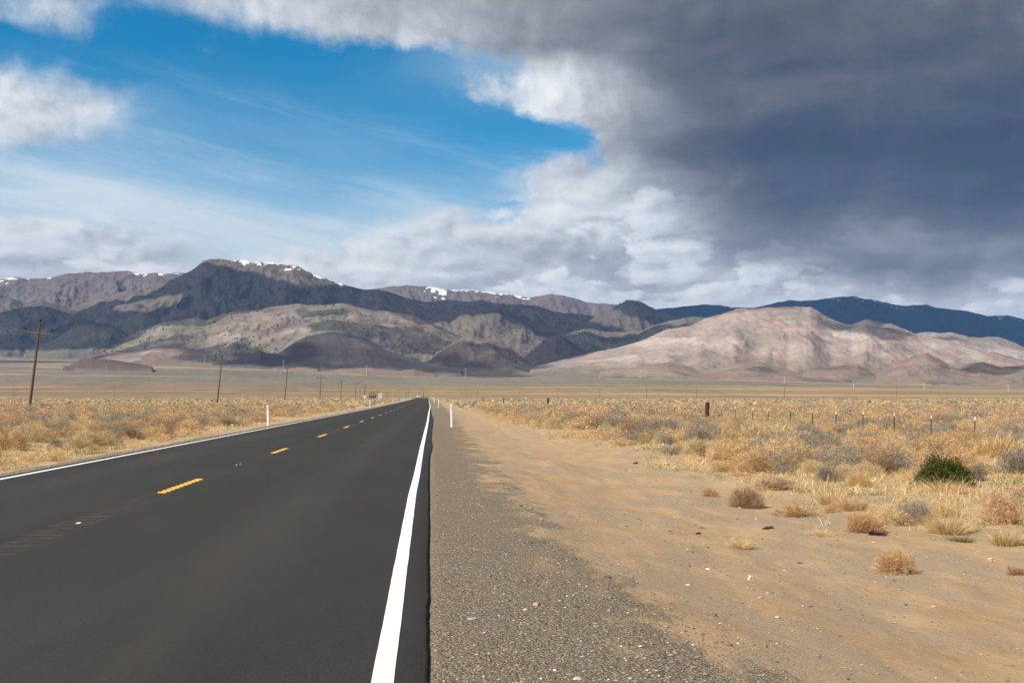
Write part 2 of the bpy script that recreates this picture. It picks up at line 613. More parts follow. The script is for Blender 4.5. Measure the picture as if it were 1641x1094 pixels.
c = mixc(1.0, c, ramp(blot, [(0.3, (0.54, 0.53, 0.51)), (0.5, (0.72, 0.705, 0.68)), (0.7, (0.92, 0.89, 0.83))]), 'MULTIPLY')
cgr = noise(pos, 24.0, 4, 0.8)
c = mixc(1.0, c, ramp(cgr, [(0.3, (0.72, 0.72, 0.72)), (0.5, (1, 1, 1)), (0.7, (1.38, 1.34, 1.26))]), 'MULTIPLY')
# pale dust in two bands on either lane, tyre-polished dark between
d1 = E.op('ABSOLUTE', rx + 1.75 + (mid - 0.5) * 1.0)
d2 = E.op('ABSOLUTE', rx + 6.2 + (mid - 0.5) * 1.0)
dust = (smooth(d1, 0.0, 0.75, 1, 0) + smooth(d2, 0.0, 0.75, 1, 0)) * smooth(mid, 0.25, 0.75, 0.10, 0.55)
c = mixc(E.op('MULTIPLY', dust, 0.55), c, (0.078, 0.067, 0.048))
c = mixc(smooth(noise(pos, 0.35, 4, 0.6), 0.3, 0.7, 0.0, 0.25), c, (0.024, 0.0235, 0.0225))
c = mixc(E(attr(nt, 'dirt', 'Fac')), c, (0.15, 0.115, 0.075))
nt.links.new(c, b.inputs['Base Color'])
b.inputs['Roughness'].default_value = 0.82
b.inputs['Specular IOR Level'].default_value = 0.25
bump(nt, b, fine + stone_ * 0.5, 0.7, 0.008)


def paint_mat(name, colr, worn):
    m, nt, b = new_mat(name)
    pos = position(nt)
    n = noise(pos, 60.0, 5, 0.75)
    n2 = noise(pos, 2.5, 4, 0.6)
    f = smooth(n + (n2 - 0.5) * 0.5, 0.66, 0.80, 0, 0.75)
    c = mixc(noise(pos, 7.0, 4, 0.6), tuple(x * 0.88 for x in colr), colr)
    nt.links.new(mixc(f, c, worn), b.inputs['Base Color'])
    b.inputs['Roughness'].default_value = 0.7
    bump(nt, b, n, 0.3, 0.003)
    return m


M_WHITE = paint_mat('white_road_paint', (0.82, 0.81, 0.78), (0.30, 0.29, 0.27))
M_YELLOW = paint_mat('yellow_road_paint', (0.80, 0.38, 0.03), (0.30, 0.17, 0.05))

# ground: gravel shoulder, blown sand, scrub floor; weights come from the mesh, grain from noise
M_GROUND, nt, b = new_mat('desert_ground')
pos = position(nt)
gw = E(attr(nt, 'gravel', 'Fac'))
sw = E(attr(nt, 'scrub', 'Fac'))
vor = nt.nodes.new('ShaderNodeTexVoronoi'); vor.inputs['Scale'].default_value = 62.0
nt.links.new(pos, vor.inputs['Vector'])
vs_ = nt.nodes.new('ShaderNodeSeparateColor'); nt.links.new(vor.outputs['Color'], vs_.inputs[0])
grain = noise(pos, 210.0, 3, 0.65)
peb = ramp(E(vs_.outputs[0]), [(0.0, (0.075, 0.065, 0.053)), (0.3, (0.175, 0.148, 0.115)), (0.55, (0.285, 0.23, 0.163)), (0.8, (0.345, 0.268, 0.183)), (0.93, (0.42, 0.34, 0.25)), (1.0, (0.60, 0.55, 0.48))])
peb = mixc(smooth(grain, 0.3, 0.7, 0.0, 0.55), peb, (0.13, 0.112, 0.085))
n_lo = noise(pos, 0.55, 6, 0.62)
n_st = noise(scaled(nt, pos, (1.0, 0.35, 1.0)), 2.2, 7, 0.66)
sand = ramp(n_st, [(0.25, (0.33, 0.205, 0.105)), (0.5, (0.44, 0.295, 0.160)), (0.75, (0.50, 0.36, 0.215))])
clod = smooth(noise(scaled(nt, pos, (1.0, 1.6, 1.0)), 3.4, 6, 0.68), 0.60, 0.68)
sand = mixc(E.op('MULTIPLY', clod, 0.55), sand, (0.235, 0.135, 0.068))
sand = mixc(smooth(grain, 0.35, 0.7, 0, 0.35), sand, (0.32, 0.22, 0.14))
n_gp = noise(scaled(nt, pos, (1.0, 0.30, 1.0)), 1.5, 9, 0.74)
patch = smooth(n_gp, 0.44, 0.57)                                     # thin gravel lying on the sand
greyer = mixc(0.60, peb, (0.39, 0.285, 0.19))
sand = mixc(E.op('MULTIPLY', patch, 0.85), sand, greyer)
gmask = smooth(gw + (noise(scaled(nt, pos, (1.0, 0.45, 1.0)), 1.6, 8, 0.72) - 0.5) * 1.5, 0.38, 0.62)
dusty = mixc(smooth(n_lo, 0.3, 0.7, 0.1, 0.5), peb, (0.26, 0.19, 0.115))
c = mixc(gmask, sand, dusty)
scr = mixc(smooth(noise(pos, 5.0, 6, 0.7), 0.35, 0.65), (0.33, 0.235, 0.145), (0.50, 0.36, 0.20))
scr = mixc(smooth(noise(pos, 1.4, 5, 0.6), 0.55, 0.68, 0, 0.5), scr, (0.20, 0.185, 0.10))
c = mixc(E.op('MULTIPLY', sw, 0.85), c, scr)
nt.links.new(c, b.inputs['Base Color'])
b.inputs['Roughness'].default_value = 0.95
b.inputs['Specular IOR Level'].default_value = 0.1
hb = (E(vor.outputs['Distance']) * -1.0) * gmask + noise(pos, 26.0, 6, 0.75) * 1.1 + noise(pos, 5.0, 5, 0.7) * 1.6
bump(nt, b, hb, 0.9, 0.024)

# hills and far plain: colour of the rock and scrub comes with the mesh, speckle from noise
M_HILL, nt, b = new_mat('hill_rock_and_scrub')
pos = position(nt)
c = attr(nt, 'tint')
sn = E(attr(nt, 'snow', 'Fac'))
sp1 = noise(pos, 0.030, 6, 0.72)
sp2 = noise(pos, 0.0052, 6, 0.6)
c = mixc(1.0, c, ramp(sp1, [(0.25, (0.62, 0.64, 0.66)), (0.5, (1, 1, 1)), (0.75, (1.28, 1.24, 1.18))]), 'MULTIPLY')
c = mixc(1.0, c, ramp(sp2, [(0.3, (0.80, 0.84, 0.86)), (0.5, (1, 1, 1)), (0.7, (1.16, 1.10, 1.06))]), 'MULTIPLY')
c = mixc(smooth(sn + (sp1 - 0.5) * 1.3, 0.45, 0.60), c, (0.85, 0.86, 0.88))
nt.links.new(c, b.inputs['Base Color'])
b.inputs['Roughness'].default_value = 1.0
b.inputs['Specular IOR Level'].default_value = 0.0
bump(nt, b, noise(pos, 0.024, 8, 0.68), 0.75, 7.0)

M_PLAIN, nt, b = new_mat('far_plain_scrub')
pos = position(nt)
c = attr(nt, 'tint')
sp1 = noise(scaled(nt, pos, (1.0, 0.3, 1.0)), 0.035, 9, 0.82)
sp2 = noise(scaled(nt, pos, (0.35, 1.0, 1.0)), 0.004, 6, 0.6)
c = mixc(1.0, c, ramp(sp1, [(0.25, (0.55, 0.56, 0.56)), (0.5, (1, 1, 1)), (0.75, (1.42, 1.36, 1.25))]), 'MULTIPLY')
c = mixc(1.0, c, ramp(sp2, [(0.3, (0.86, 0.88, 0.90)), (0.5, (1, 1, 1)), (0.7, (1.13, 1.08, 1.0))]), 'MULTIPLY')
nt.links.new(c, b.inputs['Base Color'])
b.inputs['Roughness'].default_value = 1.0
b.inputs['Specular IOR Level'].default_value = 0.0

M_WOOD = simple('weathered_pole_wood', (0.105, 0.062, 0.036), 0.85, 0, 6.0, 0.45)
M_ARM = simple('pale_crossarm_wood', (0.15, 0.105, 0.07), 0.85, 0, 9.0, 0.3)
M_INSUL = simple('dark_porcelain', (0.025, 0.014, 0.012), 0.25)
M_PLASTIC = simple('white_post_plastic', (0.80, 0.80, 0.79), 0.45, 0, 14.0, 0.05)
M_REFL = simple('reflector_sheet', (0.62, 0.64, 0.66), 0.2)
M_TPOST = simple('green_steel', (0.085, 0.095, 0.062), 0.6, 0.2, 14.0, 0.4)
M_TIP = simple('white_enamel', (0.78, 0.78, 0.75), 0.5)
M_OLDWOOD = simple('dark_fence_wood', (0.055, 0.028, 0.016), 0.9, 0, 12.0, 0.5)
M_WIRE = simple('galvanised_wire', (0.22, 0.21, 0.19), 0.6, 0.6)
M_STEEL = simple('pale_steel', (0.62, 0.65, 0.67), 0.5, 0.2)
M_RUST = simple('rusty_steel', (0.13, 0.060, 0.040), 0.8, 0.2, 3.0, 0.4)
M_SHED = simple('cream_sheet_metal', (0.66, 0.55, 0.45), 0.6, 0, 3.0, 0.08)
M_CARW = simple('white_car_paint', (0.80, 0.81, 0.82), 0.25)
M_GLASS = simple('dark_car_glass', (0.05, 0.10, 0.15), 0.08)
M_RUBBER = simple('black_rubber', (0.02, 0.02, 0.02), 0.8)
M_LAMP = simple('headlight_lens', (0.75, 0.77, 0.8), 0.1)
M_ORANGE = simple('orange_sign_sheet', (0.85, 0.33, 0.02), 0.5)
M_GREENS = simple('green_sign_sheet', (0.02, 0.32, 0.16), 0.5)
M_BLUEM = simple('blue_marker', (0.30, 0.46, 0.58), 0.5)

# ------------------------------------------------------------------ shape of the land
LINE_Y = np.array([0, 5.7, 17, 21, 33, 49, 71, 111, 164, 220, 276, 380, 500, 700, 1000, 1500])
LINE_X = np.array([-.22, -.237, -.27, -.255, -.255, -.226, -.19, -.20, -.13, -.26, -.50, -.62, -.9, -1.6, -3.0, -6.0])
EDGE_Y = np.array([-40, 0, 5.7, 21, 27, 29, 33, 41.7, 54.8, 73, 101, 164, 276, 400, 700, 1000, 1500])
EDGE_X = np.array([-.02, -.015, -.012, -.035, -.04, -.017, .05, .018, .08, .15, .03, -.02, -.25, -.42, -1.35, -2.75, -5.75])
CURVE_Y = np.array([-100, 0, 120, 276, 400, 500, 700, 1000, 1500])
CURVE_X = np.array([0, 0, 0, -.22, -.36, -.65, -1.35, -2.75, -5.75])


def curve(Y): return np.interp(Y, CURVE_Y, CURVE_X)


def rise(Y):
    """the road climbs almost imperceptibly to a crest some 650 m off and drops behind it"""
    return np.interp(Y, [-1e4, 0, 150, 350, 560, 660, 760, 900, 1100, 1400, 5e4], [0, 0, .02, .22, .68, .84, .80, .1, -2.0, -4.5, -4.5])


def ground_base(X, Y):
    xr = X - curve(Y)
    sec = np.interp(xr, [-60, -30, -12, -10, -7.95, -7.66, -7.5, 0.0 - .12, 0.02, 0.10, 1.3, 2.4, 3.8, 5.5, 9, 20, 60],
                    [-.35, -.35, -.35, -.30, -.075, -.05, -.10, -.10, -.024, -.026, -.10, -.26, -.44, -.48, -.42, -.42, -.42])
    return sec + rise(Y)


def ground(X, Y):
    X = np.asarray(X, float); Y = np.asarray(Y, float)
    xr = X - curve(Y)
    off = np.clip(np.maximum(xr - 0.1, -7.85 - xr) / 3.0, 0, 1)
    n = fbm(X / 7.0, Y / 9.0, 3, 4) * 0.16 + fbm(X / 1.6, Y / 2.2, 5, 4) * 0.045
    mic = fbm(X / 0.5, Y / 0.6, 8, 3) * 0.012
    return ground_base(X, Y) + n * off + mic * np.clip(off * 4, 0.15, 1)


def gpos(px, py):
    """where the line of sight through a point of the photograph meets the near ground"""
    u, w = ray(px, py)
    Y = 1.8 / max(1e-5, -w)
    for _ in range(40):
        z = float(ground(np.array([u * Y]), np.array([Y]))[0])
        if w >= -1e-5: break
        Y = 0.5 * Y + 0.5 * min(900.0, (z - CAM_H) / w)
    return u * Y, Y, float(ground(np.array([u * Y]), np.array([Y]))[0])


def edge_r(Y):
    return np.interp(Y, [-20, 6, 12, 19, 25, 31, 46, 77, 175, 400, 900], [9.5, 9.0, 7.0, 5.3, 5.8, 6.3, 6.2, 5.1, 4.6, 4.3, 4.2])


def edge_l(Y):
    return np.interp(Y, [-20, 20, 40, 100, 400, 900], [-9.2, -9.3, -9.7, -10.2, -10.2, -10.2])


# near ground sheet
def steps(*segs):
    out = []
    for a, b_, d in segs:
        out.append(np.arange(a, b_ - 1e-9, d))
    out.append(np.array([segs[-1][1]]))
    return np.concatenate(out)


gx = np.concatenate([np.linspace(-2600, -300, 14)[:-1], np.linspace(-300, -60, 25)[:-1], np.linspace(-60, -14, 47)[:-1], steps((-14, -7.6, .16), (-7.6, -0.4, 0.9), (-0.4, 12, .07), (12, 24, .2), (24, 60, .8)),
                     np.linspace(60, 300, 31)[1:], np.linspace(300, 3000, 14)[1:]])
gy = np.concatenate([np.linspace(-800, -30, 12)[:-1], steps((-30, 4, 2.0), (4, 18, .08), (18, 40, .2), (40, 90, .6), (90, 200, 2.0), (200, 1100, 12.0))])
GX, GY = np.meshgrid(gx, gy)
GZ = ground(GX, GY)
xr = GX - curve(GY)
ledge = np.interp(GY, [0, 5, 11, 20, 40, 90, 300], [2.2, 1.9, 1.45, 1.25, 1.3, 1.8, 2.6])
grav = np.clip(0.5 + (ledge - xr) / 2.9, 0, 1) * (xr > -4) + np.clip(0.5 + (xr + 9.3) / 0.5, 0, 1) * (xr < -4)
er, elf = edge_r(GY), edge_l(GY)
nz = fbm(GX / 3.0, GY / 3.5, 21, 4)
scrb = np.clip((GX - er + nz * 2.2 - 0.6) / 1.6, 0, 1) + np.clip((elf - GX + nz * 1.2 - 0.2) / 0.8, 0, 1)
g_o = mesh_np('ground', np.stack([GX, GY, GZ], -1).reshape(-1, 3), grid_quads(len(gy), len(gx)), mat=M_GROUND, smooth_sh=True,
              attrs={'gravel': grav.ravel(), 'scrub': np.clip(scrb, 0, 1).ravel()})
tag(g_o, kind='structure')

# road sheet with rumble grooves milled along the middle
ry = np.concatenate([steps((-30, 4, 1.5), (4, 46, .075), (46, 120, .8), (120, 420, 6.0), (420, 1000, 20.0))])
cx_c = -4.0
cols = np.concatenate([np.linspace(-7.66, -4.45, 7)[:-1], np.linspace(-4.45, -3.55, 19), np.linspace(-3.55, -0.5, 7)[1:]])


def rumble(x, Y):
    inx = np.clip((0.24 - np.abs(x - cx_c)) / 0.06, 0, 1)
    ph = (Y % 0.305) / 0.305
    g = np.clip(1 - np.abs(ph - 0.5) / 0.30, 0, 1)
    return inx * np.minimum(1, g * 1.6) * (Y < 60)


def road_z(x, Y):
    crown = -0.0 * np.abs(x)
    return rise(Y) + 0.004 * np.sin(Y / 9.0) * 0 + crown - 0.013 * rumble(x, Y)


edge = np.interp(ry, EDGE_Y, EDGE_X) + fbm(ry / 0.18, ry * 0 + 3.3, 41, 4, .7) * 0.016 + fbm(ry / 2.0, ry * 0 + 1.3, 43, 3) * 0.012
ledg = -7.66 + curve(ry) + fbm(ry / 0.4, ry * 0 + 8.3, 45, 4) * 0.03
nrow = len(ry)
xs = np.repeat(cols[None], nrow, 0) + curve(ry)[:, None]
zs = road_z(cols[None].repeat(nrow, 0), ry[:, None].repeat(len(cols), 1))
dirt = rumble(cols[None].repeat(nrow, 0), ry[:, None].repeat(len(cols), 1)) * 0.32
dirt *= np.clip(0.6 + fbm(xs / 0.15, ry[:, None] / 0.15 + xs * 0, 47, 3) * 2.0, 0, 1)
zc = rise(ry)
L = [ledg - .02, ledg]; Lz = [zc - .12, zc]
Rr = [edge - .16, edge - 0.02, edge, edge + .015]; Rz = [zc, zc - .004, zc - .016, zc - .14]
X = np.concatenate([np.stack(L, 1), xs, np.stack(Rr, 1)], 1)
Z = np.concatenate([np.stack(Lz, 1), zs, np.stack(Rz, 1)], 1)
D = np.concatenate([np.zeros((nrow, 2)), dirt, np.zeros((nrow, 4))], 1)
Yg = np.repeat(ry[:, None], X.shape[1], 1)
tag(mesh_np('road', np.stack([X, Yg, Z], -1).reshape(-1, 3), grid_quads(nrow, X.shape[1]), mat=M_ROAD, attrs={'dirt': D.ravel()}), kind='structure')


def stripe(name, yy, xc, half, mat, wob=0.003):
    n = 5
    t = np.linspace(-1, 1, n)
    xe = xc[:, None] + t[None] * half + (np.abs(t)[None] > .9) * (fbm(yy / 0.2, yy * 0 + 2.0, 51, 3)[:, None] * wob)
    Yv = np.repeat(yy[:, None], n, 1)
    Zv = road_z(xe - curve(Yv), Yv) + 0.004
    return mesh_np(name, np.stack([xe, Yv, Zv], -1).reshape(-1, 3), grid_quads(len(yy), n), mat=mat)


yy = np.concatenate([steps((-28, 4, 2.0), (4, 40, .3), (40, 120, 1.0), (120, 420, 6.0), (420, 990, 20.0))])
tag(stripe('edge_line', yy, np.interp(yy, LINE_Y, LINE_X), 0.056, M_WHITE, 0.006), kind='structure')
tag(stripe('edge_line', yy, -7.42 + curve(yy), 0.058, M_WHITE, 0.006), kind='structure')
k = 0
for y0 in np.arange(17.45 - 12.1 * 4, 800, 12.1):
    n = 44 if y0 < 60 else 8
    dy_ = np.linspace(y0, y0 + 3.0, n)
    if y0 < -20: continue
    tag(stripe('centre_line_dash', dy_, cx_c + curve(dy_), 0.062, M_YELLOW, 0.008), kind='structure')

# ------------------------------------------------------------------ plain, hills and mountains
PY_FOOT = [(-700, 578), (0, 583), (300, 586), (480, 592), (700, 600), (900, 600), (1100, 604), (1300, 609), (1641, 615), (2500, 618)]
uu_k = np.array([ray(p, q)[0] for p, q in PY_FOOT]); ww_k = np.array([ray(p, q)[1] for p, q in PY_FOOT])


def plain_z(u, Y):
    w = np.interp(u, uu_k, ww_k)
    z5 = w * 4600 + 4.5
    t = np.clip((Y - 1250) / 3350, 0, None)
    return rise(Y) + z5 * np.where(t < 1, t ** 1.45, 1 + 1.1 * (t - 1))


# each ridge: what it is, distance of its crest, distance of its foot, steepness, points along the crest
RIDGES = [
    ('A1', 13500, 10500, 1.25, .10, [(-600, 470), (-300, 452), (0, 447.8), (25, 444), (51, 446), (84, 444), (110, 438), (143, 436.3), (179, 435), (205, 433.8), (230, 440), (248, 436.3), (264, 438.9), (282, 436.8), (400, 440), (560, 470), (600, 500)]),
    ('A2', 13500, 10800, 1.25, .10, [(540, 490), (594, 463), (617, 460), (656, 457), (676, 458), (707, 463), (758, 466), (809, 471), (826, 473), (849, 477), (866, 474), (884, 471), (902, 473), (923, 478.5), (943, 485), (984, 487), (995, 489), (1030, 497), (1080, 520)]),
    ('A3', 15500, 11800, 1.15, .12, [(1000, 515), (1053, 495), (1094, 491), (1133, 487.5), (1153, 489), (1174, 492.6), (1211, 493), (1240, 486), (1264, 481), (1281, 482), (1307, 481), (1334, 477), (1367, 474), (1388, 479), (1407, 481.6), (1431, 487.5), (1447, 489.6), (1485, 488), (1501, 493), (1525, 495.6), (1549, 498), (1582, 505.8), (1614, 505), (1641, 511.7), (1800, 520), (2400, 535)]),
    ('B', 10500, 7900, 1.2, .12, [(60, 520), (100, 498), (143, 482), (184, 469.6), (230, 462), (256, 454), (287, 444), (307, 432.5), (325, 418), (338, 415), (366, 416), (384, 417), (400, 419.7), (438, 421), (459, 425), (477, 427), (502, 439), (528, 448), (548, 455.5), (579, 463), (605, 464.5), (620, 467), (643, 475), (681, 483.7), (720, 481), (753, 483.7), (768, 481), (794, 486), (820, 487.5), (843, 488), (864, 491), (889, 500), (915, 502), (943, 505), (979, 514), (1030, 521), (1060, 530), (1120, 550)]),
    ('cone', 9600, 8600, 1.2, .16, [(925, 525), (953, 508), (979, 495), (1002, 482), (1011, 480), (1030, 485), (1051, 495), (1071, 503), (1100, 512), (1150, 530)]),
    ('L1', 10000, 8600, 1.2, .16, [(-500, 480), (-200, 470), (0, 477), (15, 476), (38, 485), (70, 482), (100, 490), (130, 500), (160, 515)]),
    ('L2', 8700, 7300, 1.25, .18, [(-500, 500), (-100, 508), (0, 500), (30, 493), (60, 490), (90, 496), (120, 507), (150, 515), (185, 532)]),
    ('L4', 8300, 7300, 1.2, .2, [(140, 538), (165, 522), (205, 505), (230, 500), (250, 508), (275, 525), (300, 545)]),
    ('L3', 7500, 6600, 1.15, .15, [(40, 560), (85, 544), (115, 526), (153, 517), (179, 519.5), (217, 539), (245, 556)]),
    ('M1', 9000, 7600, 1.2, .17, [(670, 520), (700, 505), (735, 490), (760, 488), (800, 492), (830, 505), (870, 520), (900, 528), (930, 533), (970, 552)]),
    ('M2', 8200, 6900, 1.15, .2, [(860, 560), (880, 545), (918, 532), (935, 528), (948, 527), (970, 531), (1000, 532), (1030, 528), (1050, 520), (1080, 512), (1110, 508), (1135, 508), (1170, 520), (1220, 550)]),
    ('C', 7400, 5900, 1.2, .11, [(170, 556), (200, 540), (225, 530), (256, 518), (274, 514), (297, 510.5), (312, 508), (330, 512), (358, 503), (400, 497), (438, 491), (477, 486), (518, 490), (533, 487), (548, 485), (566, 489), (589, 496.5), (625, 499), (656, 505), (661, 504), (689, 515.6), (730, 536), (760, 548), (810, 572)]),
    ('C2', 6700, 5700, 1.15, .2, [(280, 574), (330, 556), (390, 544), (440, 528), (490, 517), (530, 513), (580, 516), (630, 525), (690, 545), (730, 562), (770, 580)]),
    ('M3', 6700, 5700, 1.2, .2, [(825, 585), (851, 564), (870, 548), (890, 536), (905, 540), (920, 550), (933, 557), (955, 575), (975, 590)]),
    ('M4', 6000, 5200, 1.2, .2, [(665, 592), (690, 575), (700, 565), (730, 547), (743, 540), (755, 538), (790, 545), (815, 555), (840, 575), (870, 594)]),
    ('P1', 5900, 5200, 1.2, .2, [(130, 580), (155, 570), (184, 562), (205, 562), (256, 554), (281, 553), (307, 559), (340, 570), (370, 583)]),
    ('D', 5600, 4800, 0.95, .07, [(405, 588), (425, 575), (445, 562), (469, 544), (490, 533.6), (523, 529), (553, 531), (579, 539), (617, 559), (656, 574.5), (707, 587), (740, 596)]),
    ('D2', 5200, 4700, 1.0, .2, [(340, 586), (370, 578), (400, 568), (412, 563), (418, 562), (425, 565), (443, 566), (466, 575), (490, 588)]),
    ('E3', 8300, 7000, 1.1, .12, [(1480, 555), (1520, 544), (1557, 540), (1598, 540), (1619, 546.6), (1641, 555), (1800, 575), (2400, 585)]),
    ('E2', 7200, 6000, 1.05, .08, [(1430, 548), (1469, 533), (1495, 532), (1522, 532.6), (1549, 538.6), (1576, 546), (1641, 560), (1760, 580), (2300, 590)]),
    ('E', 6200, 4900, 1.05, .085, [(850, 592), (884, 582), (928, 569), (959, 562), (989, 556.6), (1030, 544), (1056, 533.6), (1071, 528), (1107, 522), (1130, 510.5), (1158, 501.6), (1179, 495), (1199, 494), (1240, 493), (1267, 491), (1299, 492), (1310, 498), (1318, 505), (1334, 513), (1350, 518), (1364, 519), (1375, 514), (1388, 509), (1399, 511.7), (1412, 518), (1428, 520), (1447, 526.5), (1469, 534.5), (1520, 546), (1580, 561), (1641, 577), (1720, 600)]),
    ('F', 5000, 4150, 1.15, .22, [(960, 598), (984, 592), (1020, 588), (1056, 582), (1071, 580), (1097, 585), (1122, 595), (1145, 591), (1171, 585), (1190, 581), (1216, 579), (1254, 590), (1286, 599), (1307, 592), (1350, 584), (1375, 584), (1404, 601), (1425, 588), (1442, 579), (1469, 568), (1485, 565), (1501, 573), (1522, 584), (1549, 582), (1576, 580), (1603, 588), (1641, 584), (1720, 592), (1900, 585), (2300, 600)]),
    ('K', 4100, 3850, 0.6, .3, [(100, 590), (112, 586), (128, 576), (143, 574), (180, 576), (217, 582), (245, 588)]),
    ('P2', 4500, 4200, 1.0, .2, [(530, 600), (546, 592), (592, 588.6), (617, 592), (640, 594), (650, 593), (663, 591), (681, 597), (700, 603)]),
    ('P3', 4700, 4450, 1.0, .2, [(435, 594), (445, 587), (465, 583), (480, 583), (495, 588), (510, 595)]),
]
RID = {r[0]: i for i, r in enumerate(RIDGES)}
u_in = np.arange(ray(-60, 600)[0], ray(1700, 600)[0], 0.00085)
fu = np.concatenate([np.linspace(-1.05, u_in[0], 90)[:-1], u_in, np.linspace(u_in[-1], 1.25, 90)[1:]])
fy = np.concatenate([np.linspace(930, 3700, 64)[:-1], np.linspace(3700, 11200, 310)[:-1], np.linspace(11200, 15600, 170)[:-1], np.linspace(15600, 19500, 10)])
FU, FY = np.meshgrid(fu, fy)
FX = FU * FY
base_z = plain_z(FU, FY) + fbm(FX / 700, FY / 500, 61, 4) * np.clip((FY - 1400) / 3000, 0, 1) * 7
best = base_z.copy()
lab = np.full(FU.shape, -1)
relief = np.zeros(FU.shape)
tpos = np.zeros(FU.shape)
warpx = fbm(FX / 900, FY / 900, 70, 3) * 260
er1 = fbm((FX + warpx) / 420, FY / 1500, 71, 5, 0.5, True)           # spurs running down towards the plain
er2 = fbm((FX + warpx * .5) / 150, FY / 420, 75, 4, 0.55, True)
er3 = fbm(FX / 130, FY / 130, 79, 5, .6)
for i, (nm, Yc, Yf, pw, rough, pts) in enumerate(RIDGES):
    pp = np.array(pts, float)
    ku, kw = rays(pp[:, 0], pp[:, 1])
    lo, hi = pp[0, 0] < -50, pp[-1, 0] > 1690
    sel = slice(None)
    cw = np.interp(fu, ku, kw, left=None if lo else -0.02, right=None if hi else -0.02)
    crest = CAM_H + cw * Yc
    wob = fbm(fu * Yc / 800, fu * 0 + i, 90 + i, 3) * (Yc - Yf) * 0.22
    yf = Yf + wob + fbm(fu * Yc / 260, fu * 0 + 7 * i, 130 + i, 3) * (Yc - Yf) * 0.16
    t = (FY - yf[None]) / (Yc - yf[None])
    pz = plain_z(fu, np.full(fu.shape, float(Yc)))
    base0 = plain_z(FU, np.minimum(FY, Yc))
    H = np.maximum(crest[None] - base0, -60)
    tc_ = np.clip(t, 0, 1)
    prof = tc_ ** pw * (1.0 + 0.0 * tc_)
    body = 4 * tc_ * (1 - tc_)
    hh = base0 + H * prof + np.maximum(H, 0) * rough * body ** 0.8 * ((er1 - 0.25) * 1.0 + (er2 - 0.25) * 0.5) + er3 * np.minimum(np.maximum(H, 0) * 0.06, 16.0) * np.clip(tc_ * 6, 0, 1)
    back = np.clip(FY - Yc, 0, None) * 0.32
    hh = np.where(t > 1, base0 + H - back + er3 * 4, hh)
    hh = np.where(t < 0, -1e4, hh)
    hh = np.where(H <= 0, -1e4, hh)
    up = hh > best
    gap_ = np.abs(hh - best)
    best = np.where(up, hh, best) + np.maximum(26.0 - gap_, 0) ** 2 / 104.0 * (t < .9) * ss(tc_, .02, .3)
    lab = np.where(up, i, lab)
    relief = np.where(up, np.maximum(H, 0), relief)
    tpos = np.where(up, tc_, tpos)
FZ = best
PX, PYY = to_px(FX, FY, FZ)

# colour of rock and scrub
def mixa(a, b_, f): return a + (np.asarray(b_) - a) * np.clip(f, 0, 1)[..., None]


nA = fbm((FX + FZ * .8) / 480, FZ / 210 + FY / 1100, 201, 5)
nB = fbm((FX - FZ * 1.1) / 240, FZ / 120 + FY / 600, 205, 6)
nC = fbm(FX / 1500, FY / 1500, 209, 4)
nD = fbm((FX + FZ * 2) / 150, FY / 700, 213, 4)
tint = np.zeros(FU.shape + (3,))
plc = np.array([0.205, 0.168, 0.115])
tint[:] = plc
band = fbm(FX / 2600, FY / 240, 221, 5)
tint = mixa(tint, (0.178, 0.160, 0.126), ss(PYY, 622, 612) * 0.9)
tint = mixa(tint, (0.34, 0.225, 0.115), ss(PYY, 617, 625) * (0.25 + 0.75 * ss(band, -.12, .2)) * ss(FU, -.4, -.02) )
tint = mixa(tint, (0.215, 0.155, 0.105), ss(PYY, 609, 620) * ss(FU, 0.0, -.2) * 0.8)
tint = mixa(tint, (0.40, 0.27, 0.15), ss(band, .17, .30) * 0.75)
COLS = {'A1': (.165, .125, .112), 'A2': (.165, .127, .112), 'A3': (.058, .058, .054), 'B': (.15, .122, .095), 'cone': (.125, .098, .08), 'L1': (.13, .108, .09), 'L2': (.12, .105, .088),
        'L3': (.14, .125, .10), 'L4': (.13, .118, .095), 'M1': (.15, .118, .092), 'M2': (.155, .135, .098), 'C': (.205, .172, .128), 'C2': (.215, .175, .138), 'M3': (.14, .105, .09), 'M4': (.175, .135, .115),
        'P1': (.225, .165, .14), 'D': (.20, .18, .15), 'D2': (.13, .11, .10), 'E3': (.26, .215, .175), 'E2': (.32, .265, .22), 'E': (.355, .275, .228), 'F': (.255, .195, .15), 'K': (.135, .098, .08),
        'P2': (.235, .17, .135), 'P3': (.24, .17, .135)}
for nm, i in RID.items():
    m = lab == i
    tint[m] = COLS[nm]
def onl(*n): return np.isin(lab, [RID[k] for k in n])
f = onl('B', 'L1', 'L2', 'L3', 'L4', 'M1', 'M2') * 1.0
tint = mixa(tint, (.185, .165, .105), f * ss(nA, .02, .3) * ss(tpos, 0.95, .45) * 0.8)
tint = mixa(tint, (.17, .115, .095), f * ss(nB, .05, .3) * 0.6)
f = onl('C', 'C2', 'M4', 'P1', 'D') * 1.0
tint = mixa(tint, (.27, .21, .17), f * ss(nA, .04, .26) * 0.7)
tint = mixa(tint, (.33, .295, .245), f * ss(nB, .16, .34) * 0.7)
tint = mixa(tint, (.165, .105, .092), f * ss(-nB, .08, .3) * 0.7)
tint = mixa(tint, (.19, .175, .115), f * ss(-nA, .06, .28) * 0.7)
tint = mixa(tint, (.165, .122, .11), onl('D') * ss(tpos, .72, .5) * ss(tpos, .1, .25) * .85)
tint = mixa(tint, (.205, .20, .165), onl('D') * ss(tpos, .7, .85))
f = onl('E', 'E2', 'E3') * 1.0
tint = mixa(tint, (.46, .40, .355), f * ss(nA, -.02, .26) * ss(tpos, .15, .5) * 0.75)
tint = mixa(tint, (.34, .215, .17), f * ss(nB + .16 * ss(PX, 1260, 1400), .08, .3) * 0.6)
